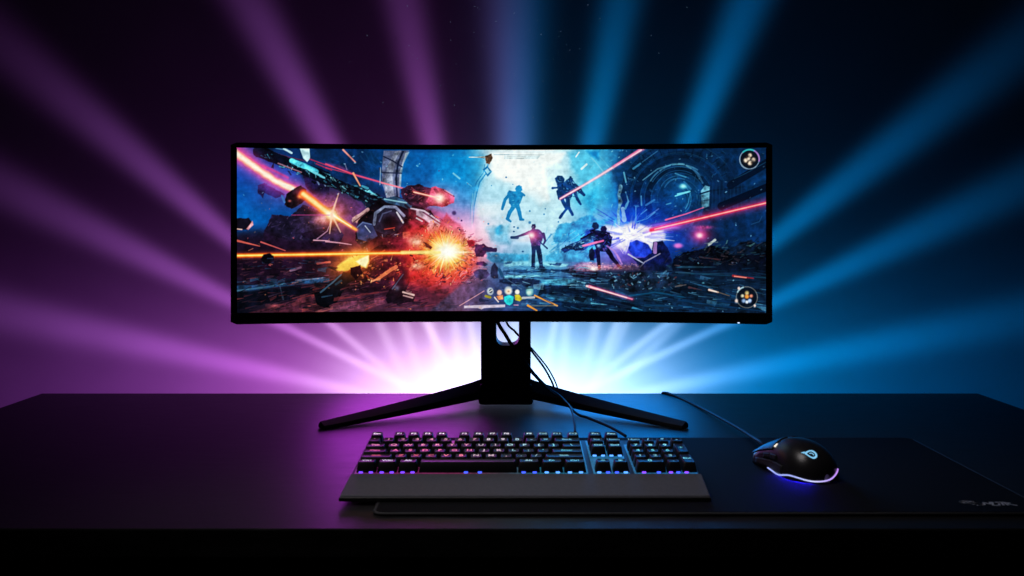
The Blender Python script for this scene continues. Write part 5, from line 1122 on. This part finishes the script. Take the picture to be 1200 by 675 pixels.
# cord
Rm = Matrix.Rotation(-MROT, 4, 'Z')
def tom(v): return Rm @ (Vector(v) - Vector((MX, MY, .004)))
cw = [px(783, 466.5, 1.838), px(777, 463.5, 1.846), px(777, 460.5, 1.846), px(784, 461.5, 1.83), px(800, 467.5, 1.78), px(822, 478, 1.68), px(850, 493, 1.535), px(870, 504.5, 1.44), px(883, 513, 1.37), Vector(mouse.matrix_basis @ Vector((.008, .082, .0185))), Vector(mouse.matrix_basis @ Vector((.003, .057, .0125)))]
cw[0].z = .003; 
tube('cord', [tom(p) for p in cw], .0024, M_cable, mouse, r_end=.0026)
tube('strain_relief', [(.003, .057, .0125), (.0045, .064, .0148), (.006, .072, .0168)], .0036, M_rubber, mouse, r_end=.0028)

# ----------------------------------------------------------------------------
# dust hanging above the monitor, its light put in as emission
# ----------------------------------------------------------------------------
bm = bmesh.new()
rd = random.Random(11)
for _ in range(110):
    x = rd.gauss(0, .17) + .02; z = rd.uniform(.56, .86) - abs(rd.gauss(0, .06)); y = rd.uniform(2.05, 2.2); r = rd.choice((.0003, .0004, .0005, .0007))
    if z < .5: continue
    bmesh.ops.create_icosphere(bm, subdivisions=1, radius=r, matrix=Matrix.Translation((x, y, z)))
M_dust = emission('self-glowing dust', (.25, .36, .52), .6, sample=False)  # weak emission stands in for light scattered by the motes
dust = bm_obj('dust_motes', bm, M_dust); tag(dust, 'faint specks of dust floating in the beams above the monitor', 'dust', kind='stuff')

# ----------------------------------------------------------------------------
# light: a beam projector lying behind the desk, two added coloured spots, a dim added fill
# ----------------------------------------------------------------------------
LX, LY, LZ = (592 - 600) / SW, 1.98, HCAM - (478 - 270) / SW
HL = YW - LY
ld = bpy.data.lights.new('beam_projector', 'POINT'); ld.energy = PROJ; ld.shadow_soft_size = 0.0
lo = bpy.data.objects.new('beam_projector', ld); lo.location = (LX, LY, LZ); link(lo)
ld.use_nodes = True; nt = ld.node_tree; nt.nodes.clear(); N = nt.nodes; L = nt.links
out = N.new('ShaderNodeOutputLight'); em = N.new('ShaderNodeEmission'); L.new(em.outputs[0], out.inputs[0])
tc = N.new('ShaderNodeTexCoord'); sep = N.new('ShaderNodeSeparateXYZ'); L.new(tc.outputs['Normal'], sep.inputs[0])
def mt(op, a, b=None, clamp=False):
    n = N.new('ShaderNodeMath'); n.operation = op; n.use_clamp = clamp
    for i, v in enumerate((a, b)):
        if v is None: continue
        if isinstance(v, (int, float)): n.inputs[i].default_value = v
        else: L.new(v, n.inputs[i])
    return n.outputs[0]
def madd(a, b, c):
    n = N.new('ShaderNodeMath'); n.operation = 'MULTIPLY_ADD'
    for i, v in enumerate((a, b, c)):
        if isinstance(v, (int, float)): n.inputs[i].default_value = v
        else: L.new(v, n.inputs[i])
    return n.outputs[0]
SGN = NSIGN
nx = mt('MULTIPLY', sep.outputs[0], SGN); ny = mt('MULTIPLY', sep.outputs[1], SGN); nz_ = mt('MULTIPLY', sep.outputs[2], SGN)
nyc = mt('MAXIMUM', ny, .02)
# position on the wall, in picture pixels relative to the lamp (x right, y up)
K = HL * SW
u = mt('MULTIPLY', mt('DIVIDE', nx, nyc), K); v = mt('MULTIPLY', mt('DIVIDE', nz_, nyc), K)
def gauss_e(x): return mt('EXPONENT', mt('MULTIPLY', x, -1.))
v0 = mt('MAXIMUM', v, 0.)
r_an = mt('SQRT', madd(u, u, mt('MULTIPLY', mt('MULTIPLY', v, v), 3.2 ** 2)))
r_is = mt('SQRT', madd(u, u, mt('MULTIPLY', v, v)))
S = mt('MULTIPLY', mt('EXPONENT', mt('DIVIDE', r_an, -BASE_L)), BASE_A)
S = mt('DIVIDE', S, madd(S, .40, 1.))
S = mt('ADD', S, mt('MULTIPLY', mt('EXPONENT', mt('DIVIDE', r_is, -180.)), .16))
Wc = mt('MULTIPLY', mt('MULTIPLY', mt('EXPONENT', mt('MULTIPLY', mt('POWER', mt('DIVIDE', mt('ABSOLUTE', u), 172.), 3.4), -1.)), mt('EXPONENT', mt('MULTIPLY', mt('POWER', mt('DIVIDE', v0, 66.), 2.), -1.))), WHITE_A)
Wc = mt('ADD', Wc, mt('MULTIPLY', mt('EXPONENT', mt('MULTIPLY', madd(mt('DIVIDE', u, 100.), mt('DIVIDE', u, 100.), mt('MULTIPLY', mt('DIVIDE', v, 130.), mt('DIVIDE', v, 130.))), -1.)), .42))
beams = None
# x offset of the root, y offset, direction in degrees (0 = right, 90 = up), strength, start fade
for x0, y0, ang, amp, w0, wk in BEAMS:
    c, s = math.cos(math.radians(ang)), math.sin(math.radians(ang))
    du = mt('SUBTRACT', u, x0); dv = mt('SUBTRACT', v, y0)
    al = madd(du, c, mt('MULTIPLY', dv, s)); pe_ = madd(du, s, mt('MULTIPLY', dv, -c))
    alp = mt('MAXIMUM', al, 1.)
    w = mt('MAXIMUM', madd(alp, wk * .72, w0), 5.); q = mt('DIVIDE', pe_, w)
    gsh = mt('EXPONENT', mt('MULTIPLY', mt('POWER', mt('ABSOLUTE', q), 2.2), -1.))
    fall = mt('MULTIPLY', mt('EXPONENT', mt('DIVIDE', mt('SUBTRACT', alp, 400.), -BEAM_L)), BEAM_A * amp * (7. if amp < .4 else 1.))
    if amp < .4: fall = mt('MULTIPLY', fall, mt('EXPONENT', mt('MULTIPLY', mt('POWER', mt('DIVIDE', alp, 105.), 2.), -1.)))   # fine rays die out behind the screen
    fall = mt('DIVIDE', fall, madd(fall, 2.0, 1.))
    rise = N.new('ShaderNodeMapRange'); rise.interpolation_type = 'SMOOTHSTEP'; rise.inputs['From Min'].default_value = 15; rise.inputs['From Max'].default_value = 150; L.new(al, rise.inputs['Value'])
    on = mt('MULTIPLY', rise.outputs[0], gsh)
    b = mt('MULTIPLY', on, fall)
    beams = b if beams is None else mt('ADD', beams, b)
mixn = N.new('ShaderNodeMapRange'); mixn.interpolation_type = 'SMOOTHSTEP'; mixn.inputs['From Min'].default_value = -105; mixn.inputs['From Max'].default_value = 62; L.new(u, mixn.inputs['Value'])
def cmix(fac, a, b):
    n = N.new('ShaderNodeMix'); n.data_type = 'RGBA'
    if isinstance(fac, float): n.inputs[0].default_value = fac
    else: L.new(fac, n.inputs[0])
    for i, q in ((6, a), (7, b)):
        if isinstance(q, tuple): n.inputs[i].default_value = (*q, 1)
        else: L.new(q, n.inputs[i])
    return n.outputs[2]
def vscale(cc, f):
    n = N.new('ShaderNodeVectorMath'); n.operation = 'SCALE'
    if isinstance(cc, tuple): n.inputs[0].default_value = cc
    else: L.new(cc, n.inputs[0])
    if isinstance(f, (int, float)): n.inputs['Scale'].default_value = f
    else: L.new(f, n.inputs['Scale'])
    return n.outputs[0]
def vadd(a, b):
    n = N.new('ShaderNodeVectorMath'); n.operation = 'ADD'; L.new(a, n.inputs[0]); L.new(b, n.inputs[1]); return n.outputs[0]
near = mt('EXPONENT', mt('MULTIPLY', mt('POWER', mt('DIVIDE', r_is, 330.), 2.), -1.))
tint = cmix(near, cmix(mixn.outputs[0], PURPLE, BLUE), cmix(mixn.outputs[0], PURPLE_N, BLUE_N))
wfac = mt('MULTIPLY', mt('EXPONENT', mt('MULTIPLY', mt('POWER', mt('DIVIDE', r_is, 225.), 4.), -1.)), .88)
btint = cmix(wfac, cmix(near, cmix(mixn.outputs[0], PURPLE_B, BLUE_B), cmix(mixn.outputs[0], PURPLE_N, BLUE_N)), (1., 1., 1.))
tot = vadd(vadd(vscale(tint, S), vscale(btint, beams)), vscale((.94, .99, 1.06), Wc))
# cosine and distance taken out so that the wall receives exactly this pattern; nothing sent backwards
comp = mt('DIVIDE', mt('GREATER_THAN', ny, .03), mt('POWER', nyc, 3.))
L.new(tot, em.inputs[0]); L.new(comp, em.inputs[1])

def spot(name, loc, target, col, energy, angle=120, size=.05, blend=.9):
    d = bpy.data.lights.new(name, 'SPOT'); d.energy = energy; d.color = col; d.spot_size = math.radians(angle); d.spot_blend = blend; d.shadow_soft_size = size
    o = bpy.data.objects.new(name, d); o.location = loc; o.rotation_euler = (Vector(target) - Vector(loc)).to_track_quat('-Z', 'Y').to_euler(); return link(o)
spot('desk_fill_magenta', (-.235, 2.06, .18), (-.36, 1.50, 0), (.70, .06, 1.), DESK_P, 105, .16, 1.)  # unseen spot added behind the monitor to colour the desk's left
spot('desk_fill_blue', (.21, 2.06, .18), (.34, 1.50, 0), (.0, .28, 1.), DESK_B, 105, .16, 1.)  # its blue counterpart, also added and unseen, for the right side
ad = bpy.data.lights.new('soft_fill', 'AREA'); ad.shape = 'RECTANGLE'; ad.size = .34; ad.size_y = .8; ad.energy = FILL; ad.color = (1., .93, .93); ad.spread = math.radians(42)
ao = bpy.data.objects.new('soft_fill', ad); ao.location = (-.36, 1.02, .95); ao.rotation_euler = (Vector((.07, 1.15, 0)) - Vector(ao.location)).to_track_quat('-Z', 'Y').to_euler(); link(ao)

w = bpy.data.worlds.new('World'); scene.world = w; w.use_nodes = True
bg = w.node_tree.nodes.get('Background'); bg.inputs[0].default_value = (.35, .40, .6, 1); bg.inputs[1].default_value = .0015

# ----------------------------------------------------------------------------
# camera and render settings
# ----------------------------------------------------------------------------
cd = bpy.data.cameras.new('camera'); cam = bpy.data.objects.new('camera', cd); link(cam)
cam.location = (0, 0, HCAM); cam.rotation_euler = (math.radians(90), 0, 0)
cd.sensor_width = 36; cd.lens = 36 * FPX / 1200; cd.shift_y = -67.5 / 1200; cd.clip_start = .05; cd.clip_end = 50
cd.dof.use_dof = True; cd.dof.focus_distance = 1.60; cd.dof.aperture_fstop = 9
scene.camera = cam
scene.view_settings.view_transform = 'Standard'; scene.view_settings.look = 'None'; scene.view_settings.exposure = 0; scene.view_settings.gamma = 1
scene.render.engine = 'CYCLES'
cy = scene.cycles; cy.use_denoising = True; cy.max_bounces = 6; cy.diffuse_bounces = 3; cy.glossy_bounces = 4; cy.sample_clamp_indirect = 4; cy.use_adaptive_sampling = True; cy.adaptive_threshold = .01
try: cy.denoiser = 'OPENIMAGEDENOISE'
except Exception: pass
